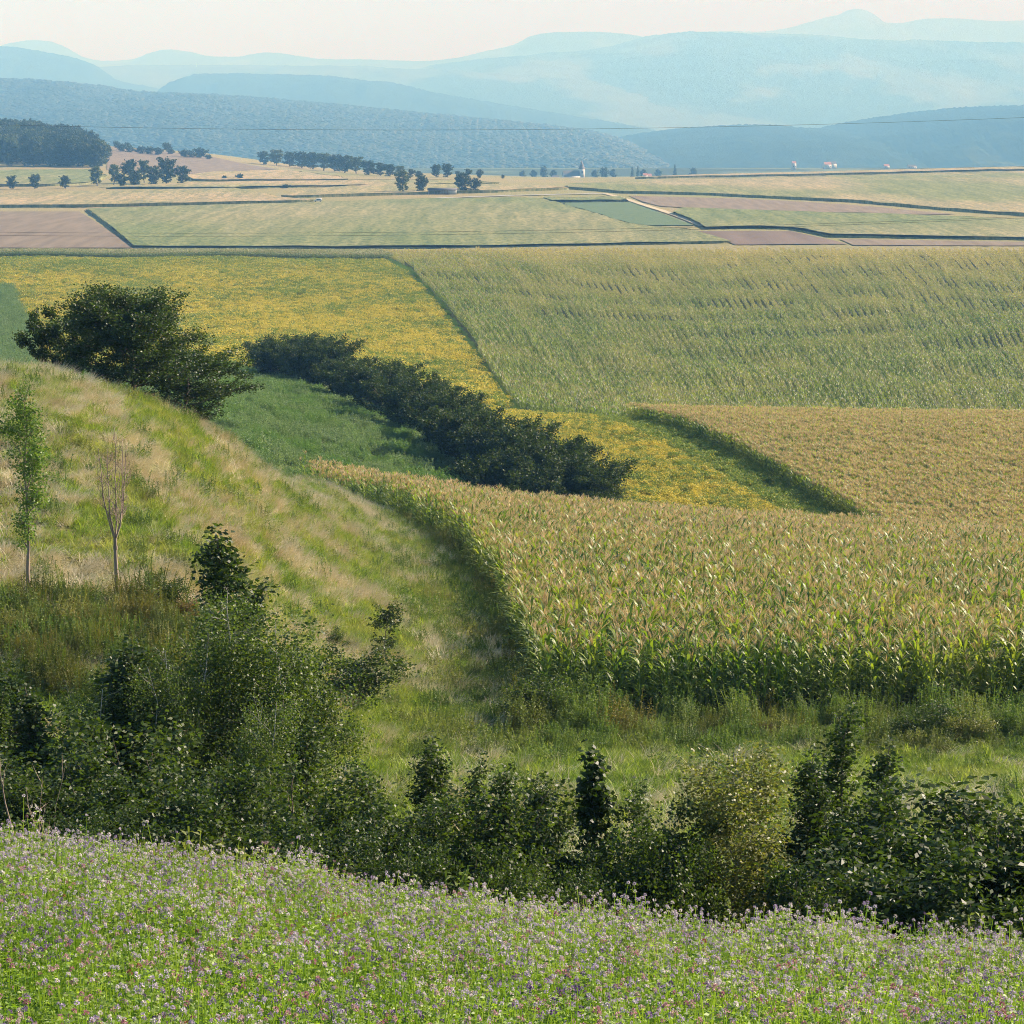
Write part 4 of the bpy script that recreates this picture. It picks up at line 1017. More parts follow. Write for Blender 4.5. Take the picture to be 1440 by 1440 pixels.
def vz(me):
    a = np.zeros(len(me.vertices)*3, np.float32); me.vertices.foreach_get('co', a); return a[2::3]
PROT = {
 'leafy':   (6.0, grow(6.0, 1.6, .10, 60, 32000, .085, .62, lm_dark, tr=.07, prof='cone', up=.45, spread=.10, lumpy=.15)),
 'leafy2':  (4.5, grow(4.5, 1.25, .06, 44, 18000, .08, .6, lm_dark, tr=.055, prof='cone', up=.6, spread=.14)),
 'birch':   (7.0, grow(7.0, 1.6, .14, 34, 30000, .060, .75, lm_birch, m_birch, tr=.055, prof='oval', up=.75, spread=.16, hang=.55, sub=8, wood_r=.8)),
 'birch2':  (6.5, grow(6.5, 1.45, .08, 30, 26000, .060, .75, lm_birch, m_birch, tr=.05, prof='round', up=.55, spread=.18, hang=.8, sub=8, stems=2)),
 'yellow_birch': (4.0, grow(4.0, 1.15, .06, 32, 24000, .055, .6, lm_yel, m_birch, tr=.05, prof='round', up=.6, spread=.16, hang=.9, sub=8)),
 'column':  (4.0, grow(4.0, .85, .04, 44, 11000, .065, .6, lm_dark, tr=.04, prof='cone', up=.85, spread=.17, lumpy=.4)),
 'column2': (4.5, grow(4.5, .75, .05, 36, 11000, .065, .6, lm_mid, tr=.04, prof='cone', up=.9, spread=.2, lumpy=.35)),
 'bush':    (3.0, grow(3.0, 1.15, .03, 40, 12000, .070, .62, lm_mid, tr=.03, prof='round', up=.6, spread=.18, stems=6, lumpy=.35)),
 'bush2':   (3.0, grow(3.0, 1.2, .03, 40, 12000, .075, .6, lm_dark, tr=.03, prof='round', up=.7, spread=.18, stems=7, lumpy=.4)),
 'elder':   (3.2, grow(3.2, 1.5, .04, 38, 15000, .095, .5, lm_dark, tr=.035, prof='round', up=.5, spread=.14, stems=5, lumpy=.3, droop=.3)),
 'maple':   (3.8, grow(3.8, .80, .06, 34, 6500, .09, .8, lm_dark, tr=.03, prof='cone', up=.75, spread=.13, lumpy=.35)),
 'sapling': (2.2, grow(2.2, .95, .12, 20, 1500, .11, .6, lm_dark, tr=.03, prof='oval', up=.8, spread=.12, lumpy=.45, shift=(.5, .1))),
 'scrub':   (1.4, grow(1.4, .85, .03, 26, 4200, .07, .6, lm_yel, tr=.015, prof='round', up=.6, spread=.22, stems=6, lumpy=.4)),
 'scrub2':  (1.6, grow(1.6, .9, .03, 26, 4600, .075, .6, lm_mid, tr=.015, prof='round', up=.6, spread=.22, stems=6, lumpy=.4)),
 'rusty':   (1.5, grow(1.5, .8, .03, 26, 4200, .07, .6, lm_rust, tr=.015, prof='round', up=.6, spread=.22, stems=6, lumpy=.4)),
}
# (photo column, row of the top, distance, kind, width factor, name, label, category)
NEAR = [
 (338,750,46,'leafy',1.12,'leafy_tree','tall leafy tree with a dense pointed dark green top rising against the sunlit hillside','tree'),
 (300,838,43,'birch',.95,'birch_tree','slender birch with bent white trunk at the left of the birch clump','birch'),
 (392,836,43.5,'birch2',1.05,'birch_tree','birch with fine glittering leaves directly below the pointed leafy tree','birch'),
 (432,905,44,'birch',.85,'birch_tree','loose birch at the right end of the birch clump, beside the small hillside sapling','birch'),
 (262,925,41,'birch2',.8,'birch_tree','low birch with drooping twigs to the left of the white trunked birch','birch'),
 (250,882,42.5,'birch2',.85,'birch_tree','fine leaved birch at the left shoulder of the birch clump, beside the cone shaped tree','birch'),
 (345,985,39,'birch2',.8,'birch_tree','short yellow green birch in front of the birch clump','birch'),
 (172,900,42,'leafy2',1.25,'leafy_tree','dark cone shaped tree standing in front of the shaded bank, left of the birches','tree'),
 (36,938,42.5,'leafy2',1.2,'leafy_tree','dark broad tree rising behind the forked tip tree near the left edge','tree'),
 (98,972,41,'birch2',1.0,'birch_tree','feathery tree between the forked tip tree and the dark cone shaped tree','birch'),
 (140,940,43,'birch',.9,'birch_tree','feathery pale leaved tree touching the left side of the dark cone shaped tree','birch'),
 (212,945,42,'leafy2',1.0,'leafy_tree','dark tree touching the right side of the dark cone shaped tree','tree'),
 (12,958,40,'column2',1.1,'leafy_tree','narrow tree at the left edge behind the bare branches','tree'),
 (66,955,41.5,'column',1.3,'leafy_tree','thin pointed tree with a forked tip just right of the left edge','tree'),
 (122,990,40,'column2',1.25,'leafy_tree','narrow bushy tree between the forked tip tree and the dark cone shaped tree','tree'),
 (222,985,39.5,'bush',1.1,'leafy_bush','leafy bush between the dark cone shaped tree and the birches','bush'),
 (92,1050,36,'bush2',1.2,'leafy_bush','dark bush right beside the pale bare branches','bush'),
 (18,1060,35,'bush',1.1,'leafy_bush','bush at the left edge directly above the lilac flowers','bush'),
 (170,1070,35.5,'elder',1.0,'leafy_bush','large leaved bush below the dark cone shaped tree','bush'),
 (250,1085,34.5,'bush2',1.1,'leafy_bush','dark glossy bush left of the foot of the birch clump','bush'),
 (330,1095,34.5,'elder',.95,'leafy_bush','glossy large leaved bush at the foot of the birch clump','bush'),
 (405,1075,36.5,'bush',1.1,'leafy_bush','twiggy bush at the right foot of the birch clump','bush'),
 (455,1010,40,'column2',1.3,'leafy_tree','thin leaved tree at the right edge of the birch clump, overlapping the meadow','tree'),
 (-70,930,41,'leafy2',1.2,'leafy_tree','cone shaped tree just beyond the left edge','tree'),
 (-60,1040,36,'bush2',1.3,'leafy_bush','dark bush just beyond the left edge','bush'),
 (500,1082,37.5,'column2',1.25,'leafy_tree','bushy young tree at the left end of the middle row of bushes','tree'),
 (548,1118,35.5,'bush2',.9,'leafy_bush','dark bush in the shaded gap left of the forked young tree','bush'),
 (592,1054,38,'column2',1.15,'leafy_tree','forked young tree, the tallest in the left half of the middle row','tree'),
 (618,1062,38.6,'column',.9,'leafy_tree','slim companion stem right against the forked young tree','tree'),
 (652,1098,36,'bush',.95,'leafy_bush','rounded bush right of the forked young tree','bush'),
 (702,1102,35.5,'leafy2',.95,'leafy_tree','conical dark young tree in the centre of the middle row','tree'),
 (748,1108,37,'column',1.2,'leafy_tree','narrow dark young tree left of the tall thin maple','tree'),
 (790,1125,37,'bush2',.85,'leafy_bush','dark bush against the left side of the tall thin maple','bush'),
 (836,1066,36.5,'maple',1.0,'maple_sapling','tall thin maple sapling with large leaves standing above its neighbours','sapling'),
 (868,1165,35,'bush',.75,'leafy_bush','low bush against the right side of the tall thin maple','bush'),
 (922,1148,35.5,'bush2',.9,'leafy_bush','dark low bush left of the yellowish weeping birch','bush'),
 (966,1170,34.5,'bush',.7,'leafy_bush','small bush tucked against the yellowish weeping birch','bush'),
 (1036,1068,36,'yellow_birch',1.1,'birch_tree','yellowish weeping birch in the right half of the middle row','birch'),
 (1118,1070,37.5,'column',1.05,'leafy_tree','dark narrow tree, first of the dark columns right of the weeping birch','tree'),
 (1150,1095,37,'column',1.0,'leafy_tree','dark narrow tree, middle one of the dark columns','tree'),
 (1192,1010,39,'column2',1.15,'leafy_tree','tallest dark columnar tree right of the weeping birch','tree'),
 (1222,1060,38,'column',1.1,'leafy_tree','dark columnar tree leaning on the right side of the tallest column','tree'),
 (1150,1215,32,'bush',.75,'leafy_bush','low yellow green bush at the foot of the dark columns','bush'),
 (1268,1158,34.5,'elder',.95,'leafy_bush','dark rounded elder bush right of the dark columns','bush'),
 (1312,1190,34,'bush2',.8,'leafy_bush','low dark bush in the hollow between the two elder bushes','bush'),
 (1405,1160,32.5,'elder',1.15,'leafy_bush','big dark elder bush at the right edge','bush'),
 (1378,1178,33.4,'bush2',.9,'leafy_bush','dark bush pressed against the left side of the big elder bush','bush'),
 (1500,1120,34,'elder',1.3,'leafy_bush','elder bush just beyond the right edge','bush'),
 (745,1205,30.5,'bush',.75,'leafy_bush','low sunlit yellow green bush at the flower edge below the conical dark tree','bush'),
 (560,1180,32,'bush2',.9,'leafy_bush','dark bush close above the flowers in the left half of the middle row','bush'),
 (640,1190,31.5,'elder',.65,'leafy_bush','glossy dark bush close above the flowers near the centre','bush'),
 (830,1200,31.5,'bush2',.8,'leafy_bush','dark bush close above the flowers below the tall thin maple','bush'),
 (455,1140,33.5,'bush2',1.0,'leafy_bush','dark bush above the flowers below the right side of the birches','bush'),
 (120,1120,32.5,'bush2',1.0,'leafy_bush','dark bush at the flower edge below the bare branches','bush'),
 (540,842,86,'sapling',1.0,'young_tree','small dark sapling alone on the lower hillside left of the maize corner','sapling'),
 (232,806,70,'scrub2',1.3,'scrub_bush','small green bush on the hillside left of the pointed leafy tree','bush'),
 (262,838,69,'rusty',1.2,'scrub_bush','bush with rusty red leaves beside the small green hillside bush','bush'),
 (205,842,68.5,'scrub',1.2,'scrub_bush','yellowish bush right of the foot of the bare young tree','bush'),
 (112,868,67.5,'scrub',1.3,'scrub_bush','low yellowish bush between the feet of the two young trees','bush'),
 (62,885,67,'rusty',1.2,'scrub_bush','rusty low bush right below the leafy young tree','bush'),
 (18,880,67,'scrub2',1.4,'scrub_bush','low green bush at the left edge below the leafy young tree','bush'),
 (160,890,66.8,'scrub2',1.3,'scrub_bush','low green bush below the bare young tree','bush'),
 (90,905,66,'bush2',1.25,'bank_bush','dark bush on the bank below the gap between the two young trees','bush'),
 (30,925,65.5,'bush',1.2,'bank_bush','dark green bush on the bank close to the left edge','bush'),
 (140,915,65.5,'bush',1.2,'bank_bush','dark bush on the bank straight below the bare young tree','bush'),
 (195,880,66.5,'bush2',1.2,'bank_bush','dark bush on the bank right of the bare young tree','bush'),
 (245,865,67,'bush',1.2,'bank_bush','dark bush on the bank just left of the pointed leafy tree','bush'),
 (290,880,66.5,'bush2',1.2,'bank_bush','dark bush on the bank tucked behind the pointed leafy tree','bush'),
 (425,905,70,'bush',.9,'bank_bush','dark bush on the bank right of the pointed leafy tree','bush'),
 (505,905,76,'scrub2',1.3,'bank_bush','low dark bush at the foot of the lone hillside sapling','bush'),
 (1236,1105,37,'column2',1.2,'leafy_tree','bushy young tree behind the dark rounded elder bush','tree'),
 (905,1130,37,'column2',1.1,'leafy_tree','bushy young tree between the tall thin maple and the weeping birch','tree'),
 (688,1085,37.5,'column2',1.1,'leafy_tree','bushy young tree behind the conical dark young tree','tree'),
 (-30,860,68,'scrub2',1.4,'scrub_bush','low bush beyond the left edge on the bank','bush'),
 (470,880,84,'scrub2',1.0,'scrub_bush','low twiggy bush left of the lone hillside sapling','bush'),
 (640,868,100,'scrub',1.3,'scrub_bush','low yellowish bush beside the left edge of the maize','bush'),
 (755,945,77,'scrub2',1.2,'scrub_bush','grey green bush at the near left corner of the maize','bush'),
 (1075,1012,74.5,'rusty',1.0,'scrub_bush','reddish bush at the foot of the maize near the right','bush'),
 (1330,985,74.5,'scrub2',1.5,'scrub_bush','green bush among the rank weeds at the right, left of the grey green one','bush'),
 (1370,1000,73.5,'scrub',1.4,'scrub_bush','grey green bush among the rank weeds near the right edge','bush'),
 (1280,995,74,'scrub2',1.4,'scrub_bush','bush where the rank weeds begin right of the tallest column','bush'),
]
for px, top, Y, kind, wf, nm, lab, cat in NEAR:
    H0, ms = PROT[kind]
    if 33.5 < Y < 40 and 480 < px < 1340: top -= 20
    x, y, s = fit(px, top, Y, ms)
    rz = rng.uniform(0, 2*PI)
    plant_tree(nm, lab, cat, ms, x, y, s, rz, 'bushes and young trees on the embankment' if Y < 50 else 'bushes on the hillside and at the maize foot', sxy=s*wf*(1.15 if Y < 60 else 1.0))

# the spreading tree on the hill crest: three crowns
big = grow(6.0, 3.5, .10, 60, 40000, .15, .68, lm_dark, tr=.16, prof='round', up=.42, sub=10, spread=.12, lumpy=.2)
big2 = grow(4.6, 2.9, .04, 50, 24000, .14, .68, lm_dark, tr=.09, prof='round', up=.35, sub=8, spread=.10, lumpy=.3)
big3 = grow(3.6, 2.0, .04, 40, 14000, .14, .68, lm_dark, tr=.07, prof='round', up=.45, sub=7, spread=.10, stems=2, lumpy=.35)
x, y, s = fit(184, 398, 108, big); plant_tree('oak_tree', 'large dark spreading tree on the crest of the hillside', 'tree', big, x, y, s, .4, sxy=.88)
x, y, s = fit(262, 478, 113, big2); plant_tree('oak_tree', 'dark bushy tree under the right side of the large spreading tree, reaching down the slope', 'tree', big2, x, y, s, 2.1, sxy=1.0)
x, y, s = fit(88, 430, 110, big3); plant_tree('oak_tree', 'smaller dark tree against the left side of the large spreading tree', 'tree', big3, x, y, s, 1.1, sxy=.82)

# young trees on the hillside, one leafy and one nearly bare
yt = grow(6.0, 1.05, .24, 30, 5200, .11, .5, lm_young, m_dead, tr=.07, prof='oval', up=.8, spread=.26, sub=5, lumpy=.4, wood_r=1.5)
x, y, s = fit(41, 538, 70.5, yt); plant_tree('young_tree', 'leafy young tree with a slender pale trunk on the hillside near the left edge', 'tree', yt, x, y, s, 3.4, sxy=.9)
yt3 = grow(5.0, .9, .2, 20, 2600, .10, .5, lm_young, m_dead, tr=.06, prof='oval', up=.8, spread=.16, sub=5, lumpy=.4)
x, y, s = fit(-22, 640, 72, yt3); plant_tree('young_tree', 'leafy young tree cut off by the left edge', 'tree', yt3, x, y, s, .3)
yt2 = grow(4.8, .70, .30, 26, 60, .06, .5, lm_young, m_dead, tr=.07, prof='oval', up=1.15, spread=.1, sub=7, lumpy=.4, wood_r=2.6)
mb = MB(); lb = MB(); mb.tube([(0, 0, -.2), (.02, .01, .6), (.0, .02, 1.2), (-.03, 0, 1.75)], [.085, .062, .056, .05], 8)
mb.tube([(-.02, 0, 1.42), (-.03, 0, 1.52)], [.066, .066], 8)
C_ = []
for i_, (a_, r_) in enumerate([(0.2, .14), (3.0, .26), (1.6, .30), (4.6, .26), (5.9, .48)]):
    t_ = np.linspace(0, 1, 8); top_ = rng.uniform(2.1, 3.05)
    r2 = r_*(1 - np.exp(-3*t_))*1.1; w_ = np.cumsum(rng.normal(0, .018, (8, 2)), 0)
    P_ = np.stack([-.03 + np.cos(a_)*r2 + w_[:, 0], np.sin(a_)*r2 + w_[:, 1], 1.7 + top_*t_], 1); P_[0] = (-.03, 0, 1.68)
    mb.tube(P_, np.linspace(.027, .008, 8), 5)
    for _ in range(20):
        f_ = rng.uniform(.12, .95); b_0 = np.array([np.interp(f_, t_, P_[:, c]) for c in range(3)]); az_ = rng.uniform(0, 6.28); ll = rng.uniform(.25, .6)*(1.2 - f_*.6)
        q_ = b_0 + np.array([math.cos(az_)*.45, math.sin(az_)*.45, .85])*ll; mid_ = (b_0 + q_)/2 + np.array([math.cos(az_), math.sin(az_), -.3])*.06
        mb.tube([b_0, mid_, q_], [.010, .008, .005], 3); C_.append(q_)
        q2 = mid_ + rdirs(1, 0, 1)[0]*ll*.5; mb.tube([mid_, (mid_+q2)/2 + rng.normal(0, .02, 3), q2], [.007, .006, .004], 3)
C_ = np.array(C_); lb.leaves(C_, rdirs(len(C_)), rdirs(len(C_)), .05, .03)
yt2 = (mb.mesh('trunk', [m_dead], True), lb.mesh('crown', [lm_young]))
x, y, s = fit(165, 606, 70.5, (0, yt2[0])); plant_tree('young_tree', 'nearly bare young tree with pale upright branches on the hillside', 'tree', yt2, x, y, s, 1.3)
# pale dead branches
dead = grow(3.2, .75, .15, 7, 14, .04, .5, lm_yel, m_dead, tr=.028, prof='oval', up=1.1, spread=.1, sub=2, stems=3, lumpy=.4, wood_r=1.5)
x, y, s = fit(50, 985, 33, (0, dead[0])); plant_tree('bare_shrub', 'bare pale branches sticking up among the dark bushes near the left edge', 'shrub', dead, x, y, s, .4, sxy=.9)
dead2 = grow(2.2, .7, .15, 5, 8, .04, .5, lm_yel, m_dead, tr=.022, prof='oval', up=.7, spread=.1, sub=2, stems=2, lumpy=.4, wood_r=2.2)
x, y, s = fit(95, 1115, 30.5, (0, dead2[0])); plant_tree('bare_shrub', 'short bent bare branch just above the flowers at the left', 'shrub', dead2, x, y, s, .9)

# hedge along the weedy field
hb_ = [grow(6.5, 4.2, .02, 76, 28000, .24, .7, lm_hedge, tr=.08, prof='round', up=.55, sub=7, spread=.10, stems=7, lumpy=.08, top=False) for _ in range(3)]
HEDGE = [(392,470,320,1.0),(440,474,312,1.0),(492,500,296,.9),(545,508,282,1.0),(590,528,268,.95),(632,548,256,.95),(668,570,247,.9),(702,588,240,.9),(742,604,232,.9),(778,622,227,.9),(812,645,222,.85),(830,668,218,.6)]
ORD = ['first','second','third','fourth','fifth','sixth','seventh','eighth','ninth','tenth','eleventh','twelfth','thirteenth','fourteenth']
for i, (px, top, Y, w) in enumerate(HEDGE):
    x, y, s = fit(px, top, Y, hb_[i % 3])
    lab = '%s dark bush of the hedge, counted from its far left end' % ORD[i]
    if i == 0: lab = 'first and roundest dark bush at the far left end of the hedge'
    if i == len(HEDGE)-1: lab = 'last low dark bush at the near right end of the hedge'
    plant_tree('hedge_bush', lab, 'bush', hb_[i % 3], x, y, s, rng.uniform(0, 6), 'bushes of the hedge between the weeds and the soybeans', sxy=w*1.18)
hb2 = [grow(3.2, 3.0, .02, 40, 6000, .24, .7, lm_hedge, tr=.05, prof='round', up=.4, sub=6, spread=.12, stems=7, lumpy=.3, top=False) for _ in range(2)]
x, y, s = fit(690, 640, 228, hb2[0]); plant_tree('hedge_bush', 'low dark bush bulging from the near side of the hedge at its middle', 'bush', hb2[0], x, y, s, 1, 'bushes of the hedge between the weeds and the soybeans', sxy=1.1)
x, y, s = fit(760, 655, 221, hb2[1]); plant_tree('hedge_bush', 'low dark bush bulging from the near side of the hedge towards its right end', 'bush', hb2[1], x, y, s, 2, 'bushes of the hedge between the weeds and the soybeans', sxy=1.1)

# ------------------------------------------------------------------ distant trees
fr = [grow(10, 5.0, .07, 34, 2300, .8, .8, lm_far, tr=.35, prof='round', up=.5, sub=5, spread=.12, lumpy=.2) for _ in range(3)]
frl = [grow(10, 4.4, .12, 30, 1900, .8, .8, lm_farl, tr=.3, prof='round', up=.6, sub=5, spread=.12, lumpy=.25)]
fc = [grow(14, 2.6, .04, 40, 1800, .8, .6, lm_far, tr=.3, prof='cone', up=.1, sub=5, spread=.14, lumpy=.15)]
fb = [grow(4, 3.0, .03, 24, 900, .6, .8, lm_far, tr=.15, prof='round', up=.5, sub=4, spread=.15, stems=3, lumpy=.25, top=False)]
def far_tree(px, base, hpx, kind, label, group, Ymin=1000, w=1.0, name='distant_tree', cat='tree'):
    x, y = hit(px, base, Ymin)
    ms, H0 = {'r': (fr[rng.integers(3)], 10.6), 'l': (frl[0], 10.6), 'c': (fc[0], 14.2), 'b': (fb[0], 3.9)}[kind]
    s = hpx / F * y / H0
    plant_tree(name, label, cat, ms, x, y, s, rng.uniform(0, 6), group, sxy=s*w, sink=.2)
G1 = 'round fruit trees standing in the valley fields at the left'
far_tree(17,266,17,'r','leftmost of three round trees at the left edge of the valley fields',G1,w=1.15)
far_tree(49,265.5,19,'r','middle one of three round trees at the left edge of the valley fields',G1)
far_tree(92,265,17,'r','rightmost of three round trees at the left edge of the valley fields',G1,w=1.05)
G2 = 'grove of trees in the valley fields at the left'
for i, (px, b, h, k, w) in enumerate([(137,262,26,'l',1.05),(160,260,27,'l',.9),(172,263,17,'r',1.2),(184,258,31,'r',1.0),(191,263,18,'r',1.1),(203,257,30,'l',.8),(216,262,25,'r',1.1),(234,259,33,'r',1.05),(258,259,24,'r',1.05)]):
    far_tree(px,b,h,k,['pale green tree at the left end of the valley grove','light green tree, second from the left in the valley grove','low round tree at the front of the valley grove, left one','tall dark tree in the left half of the valley grove','low round tree at the front of the valley grove, right one','yellowish tree top in the middle of the valley grove','round dark tree in front of the tallest tree of the valley grove','tallest dark tree in the right half of the valley grove','round tree standing free at the right end of the valley grove'][i],G2,w=w)
far_tree(315,253.5,6,'b','small bush on the field edge, left one of a pair right of the valley grove','small bushes right of the valley grove',1500,name='distant_bush',cat='bush')
far_tree(337,253.5,8,'b','small bush on the field edge, right one of a pair right of the valley grove','small bushes right of the valley grove',1500,name='distant_bush',cat='bush')
far_tree(403,264.5,5,'b','low brown green thicket alone in the tan field above the road',None,1300,w=1.7,name='distant_bush',cat='bush')
G3 = 'line of trees along the field edge below the wooded hill'
LN = [(371,231,17),(389,233,21),(407,234,19),(424,236,21),(440,238,22),(455,240,23),(470,241,22),(485,243,22),(501,244,22),(519,246,19),(535,247,17),(549,248,16),(563,249,15),(578,249.5,11),(589,250,9)]
for i, (px, b, h) in enumerate(LN):
    far_tree(px,b,h,'rlrrrlr'[i % 7],'tree number %s from the left in the tree line below the long wooded hill' % (['one','two','three','four','five','six','seven','eight','nine','ten','eleven','twelve','thirteen','fourteen','fifteen'][i]),G3,1650,w=1.4)
G4 = 'trees around the roadside shed'
far_tree(568,272.5,31,'l','tall tree at the left of the roadside shed',G4,w=1.0)
far_tree(592,271.5,23,'r','dark round tree beside the tall one, left of the roadside shed',G4,w=1.05)
far_tree(652,270.5,25,'r','dark round tree at the right end of the roadside shed',G4,w=1.1)
far_tree(669,270.5,19,'r','smaller tree right of the roadside shed, behind the dark round one',G4)
G5 = 'trees beyond the roadside shed'
for i, (px, b, h, w) in enumerate([(613,249.5,17,1.0),(630,249.5,18,1.0),(644,250,9,1.2),(658,250,12,1.2),(674,250.5,11,1.2),(707,251,5,1.5)]):
    far_tree(px,b,h,'r',['round crowned tree on a bare trunk beyond the shed, left one','round crowned tree on a bare trunk beyond the shed, right one','small bush like tree beyond the shed, after the two trunks','broad tree beyond the shed, above the dark round one','low tree beyond the right end of the shed','lowest little tree at the right end of the trees beyond the shed'][i],G5,1900,w=w)
G6 = 'bushes along the field boundary beside the dark wood'
for i, (px, b, h) in enumerate([(165,205,7),(178,206,6),(170,213,9),(183,214.5,9),(197,216,9),(210,217,9),(224,218,9),(236,208,9),(240,217,7),(258,221,9),(270,222,9),(283,222,12),(293,224,6)]):
    far_tree(px,b,h,'b','%s bush along the field boundary between the dark wood and the tree line' % (ORD+['last'])[i],G6,1900,w=1.3,name='distant_bush',cat='bush')
G7 = 'trees of the distant village'
VT = [(735,241,'b'),(750,240,'b'),(765,236,'r'),(778,240,'b'),(836,240,'b'),(850,237,'r'),(862,239,'b'),(889,234,'c'),(897,233,'c'),(905,239,'b'),(925,239,'b'),(949,231,'c'),(975,237,'b')]
for i, (px, top, k) in enumerate(VT):
    Y = 3350 + 25*i; x, y = at(px, Y); z0 = gz(x, y); h = z_of(top, Y) - z0
    ms, H0 = {'r': (fr[0], 10.6), 'c': (fc[0], 14.2), 'b': (fr[1], 10.6)}[k]
    plant_tree('distant_tree', '%s tree of the distant village, counted from the left' % (['first','second','third','fourth','fifth','sixth','seventh','tall pointed eighth','tall pointed ninth','tenth','eleventh','lone tall pointed twelfth','thirteenth'][i]), 'tree', ms, x, y, h/H0, rng.uniform(0, 6), G7, sxy=h/H0*(.8 if k != 'c' else .9))

# dark wood at the left, and the forest on the long hill: masses nobody could count
WD = world_poly([(-330,1960),(146,1965),(148,2010),(138,2150),(122,2400),(60,2600),(-330,2700)])
x, y = rand_in(WD, 0.0065); n = len(x)
fcr = [m_[1] for m_ in fr] + [frl[0][1]] + [fc[0][1]]
idx = rng.choice(5, n, p=[.27, .26, .26, .13, .08]); s = rng.uniform(1.5, 2.1, n); s = np.where(idx == 4, s*.85, s)
scatter('dark_wood', np.stack([x, y, ground_z(x, y)-1], 1), with_rot(n, .02), np.stack([s*.85, s*.85, s], 1), fcr, idx, rng.random(n), 'dark mixed wood on the hillside at the left edge of the valley')
print('wood', n)
def lump():
    mb = MB(); 
    th = np.linspace(0, PI*0.62, 5); ph = np.arange(7)*2*PI/7
    Vv = []
    for a in th:
        for b in ph:
            r = 1 + rng.normal(0, .13); Vv.append((r*math.sin(a)*math.cos(b), r*math.sin(a)*math.sin(b), r*math.cos(a)*1.1))
    Q = [(i*7 + j, i*7 + (j+1) % 7, (i+1)*7 + (j+1) % 7, (i+1)*7 + j) for i in range(4) for j in range(7)]
    mb.add(np.array(Vv), Q, 0, rng.random(len(Q))); return mb.mesh('crown_lump', [lm_far])
lumps = [lump() for _ in range(4)]
X, Y_, Z = HILLS['wooded_hill']
ni_, nj_ = X.shape
n = 210000; a = rng.uniform(0, ni_ - 10, n); b_ = rng.uniform(0, nj_ - 1.01, n); i0 = a.astype(int); j0 = b_.astype(int); fa = (a - i0); fb2 = (b_ - j0)
def bil(A): return (A[i0, j0]*(1-fa)*(1-fb2) + A[i0+1, j0]*fa*(1-fb2) + A[i0, j0+1]*(1-fa)*fb2 + A[i0+1, j0+1]*fa*fb2)
xs_, ys_, zs_ = bil(X), bil(Y_), bil(Z)
k = (zs_ > ground_z(xs_, ys_)) & (np.abs(xs_) < 2300)
xs_, ys_, zs_ = xs_[k], ys_[k], zs_[k]; n = len(xs_)
s = rng.uniform(3.4, 6.2, n)
scatter('hill_forest', np.stack([xs_, ys_, zs_ + 1], 1), with_rot(n, .1), np.stack([s*1.5, s*1.5, s*rng.uniform(.2, .5, n)], 1), lumps, rng.integers(0, 4, n), rng.random(n), 'forest covering the long hill')
print('forest', n)
# ------------------------------------------------------------------ things in the valley
def solid(name, col, rough=0.7, spec=0.3, metal=0.0):
    m, nt, N, L = new_mat(name)
    p = N.new('ShaderNodeBsdfPrincipled'); f = noise(nt, 1.5, 3)
    L.new(ramp(nt, f, [(0.3, tuple(c*0.92 for c in col)), (0.7, tuple(min(1, c*1.06) for c in col))]), p.inputs['Base Color'])
    p.inputs['Roughness'].default_value = rough; p.inputs['Specular IOR Level'].default_value = spec; p.inputs['Metallic'].default_value = metal
    out = N.new('ShaderNodeOutputMaterial'); L.new(p.outputs[0], out.inputs[0]); return m
m_white = solid('white_paint', (0.78, 0.78, 0.76), 0.35, 0.5)
m_glass = solid('dark_glass', (0.03, 0.035, 0.04), 0.1, 0.6)
m_rub = solid('rubber', (0.03, 0.03, 0.03), 0.8)
m_plaster = solid('pale_plaster', (0.50, 0.48, 0.43)); m_slate = solid('dark_slate', (0.09, 0.085, 0.09)); m_tile = solid('red_tile', (0.34, 0.14, 0.09))
m_wood = solid('weathered_boards', (0.28, 0.23, 0.18)); m_cable = solid('dark_cable', (0.05, 0.045, 0.045), 0.6); m_steel = solid('white_steel', (0.75, 0.76, 0.78), 0.5)

# white van on the road
x, y = hit(447, 284.3, 985); z = gz(x, y) + 0.18
van = thing('parked_van', 'small white van on the country road across the valley', 'van', (x, y, z), math.radians(6))
body = MB()
sx = np.array([-2.35, -2.3, -1.35, -0.75, 1.9, 2.3, 2.35]); zt = np.array([0.55, 1.0, 1.15, 1.85, 1.95, 1.75, 0.6])
for w, s_ in ((0.95, 1),):
    Vv = []
    for xx, zz in zip(sx, zt):
        for yy in (-w, w):
            Vv += [(xx, yy, 0.35), (xx, yy*(0.86 if zz > 1.3 else 1), zz)]
    Q = []
    for i in range(len(sx)-1):
        a = i*4; b2 = a + 4
        Q += [(a, a+1, b2+1, b2), (a+2, b2+2, b2+3, a+3), (a+1, a+3, b2+3, b2+1), (a, b2, b2+2, a+2)]
    Q += [(0, 2, 3, 1), (24, 25, 27, 26)]
    body.add(np.array(Vv), Q, 0)
obj('body', body.mesh('body', [m_white]), van)
wd = MB(); wd.add([(-1.32, -.80, 1.2), (-1.32, .80, 1.2), (-.80, .72, 1.78), (-.80, -.72, 1.78)], [(0, 1, 2, 3)]); wd.V[-1] += np.array([-.04, 0, .02]); obj('windscreen', wd.mesh('windscreen', [m_glass]), van)
for sy in (-1, 1):
    sw = MB(); sw.add([(-.9, sy*.975, 1.15), (1.6, sy*.975, 1.15), (1.6, sy*.90, 1.7), (-.65, sy*.90, 1.7)], [(0, 1, 2, 3)]); obj('side_window', sw.mesh('side_window', [m_glass]), van)
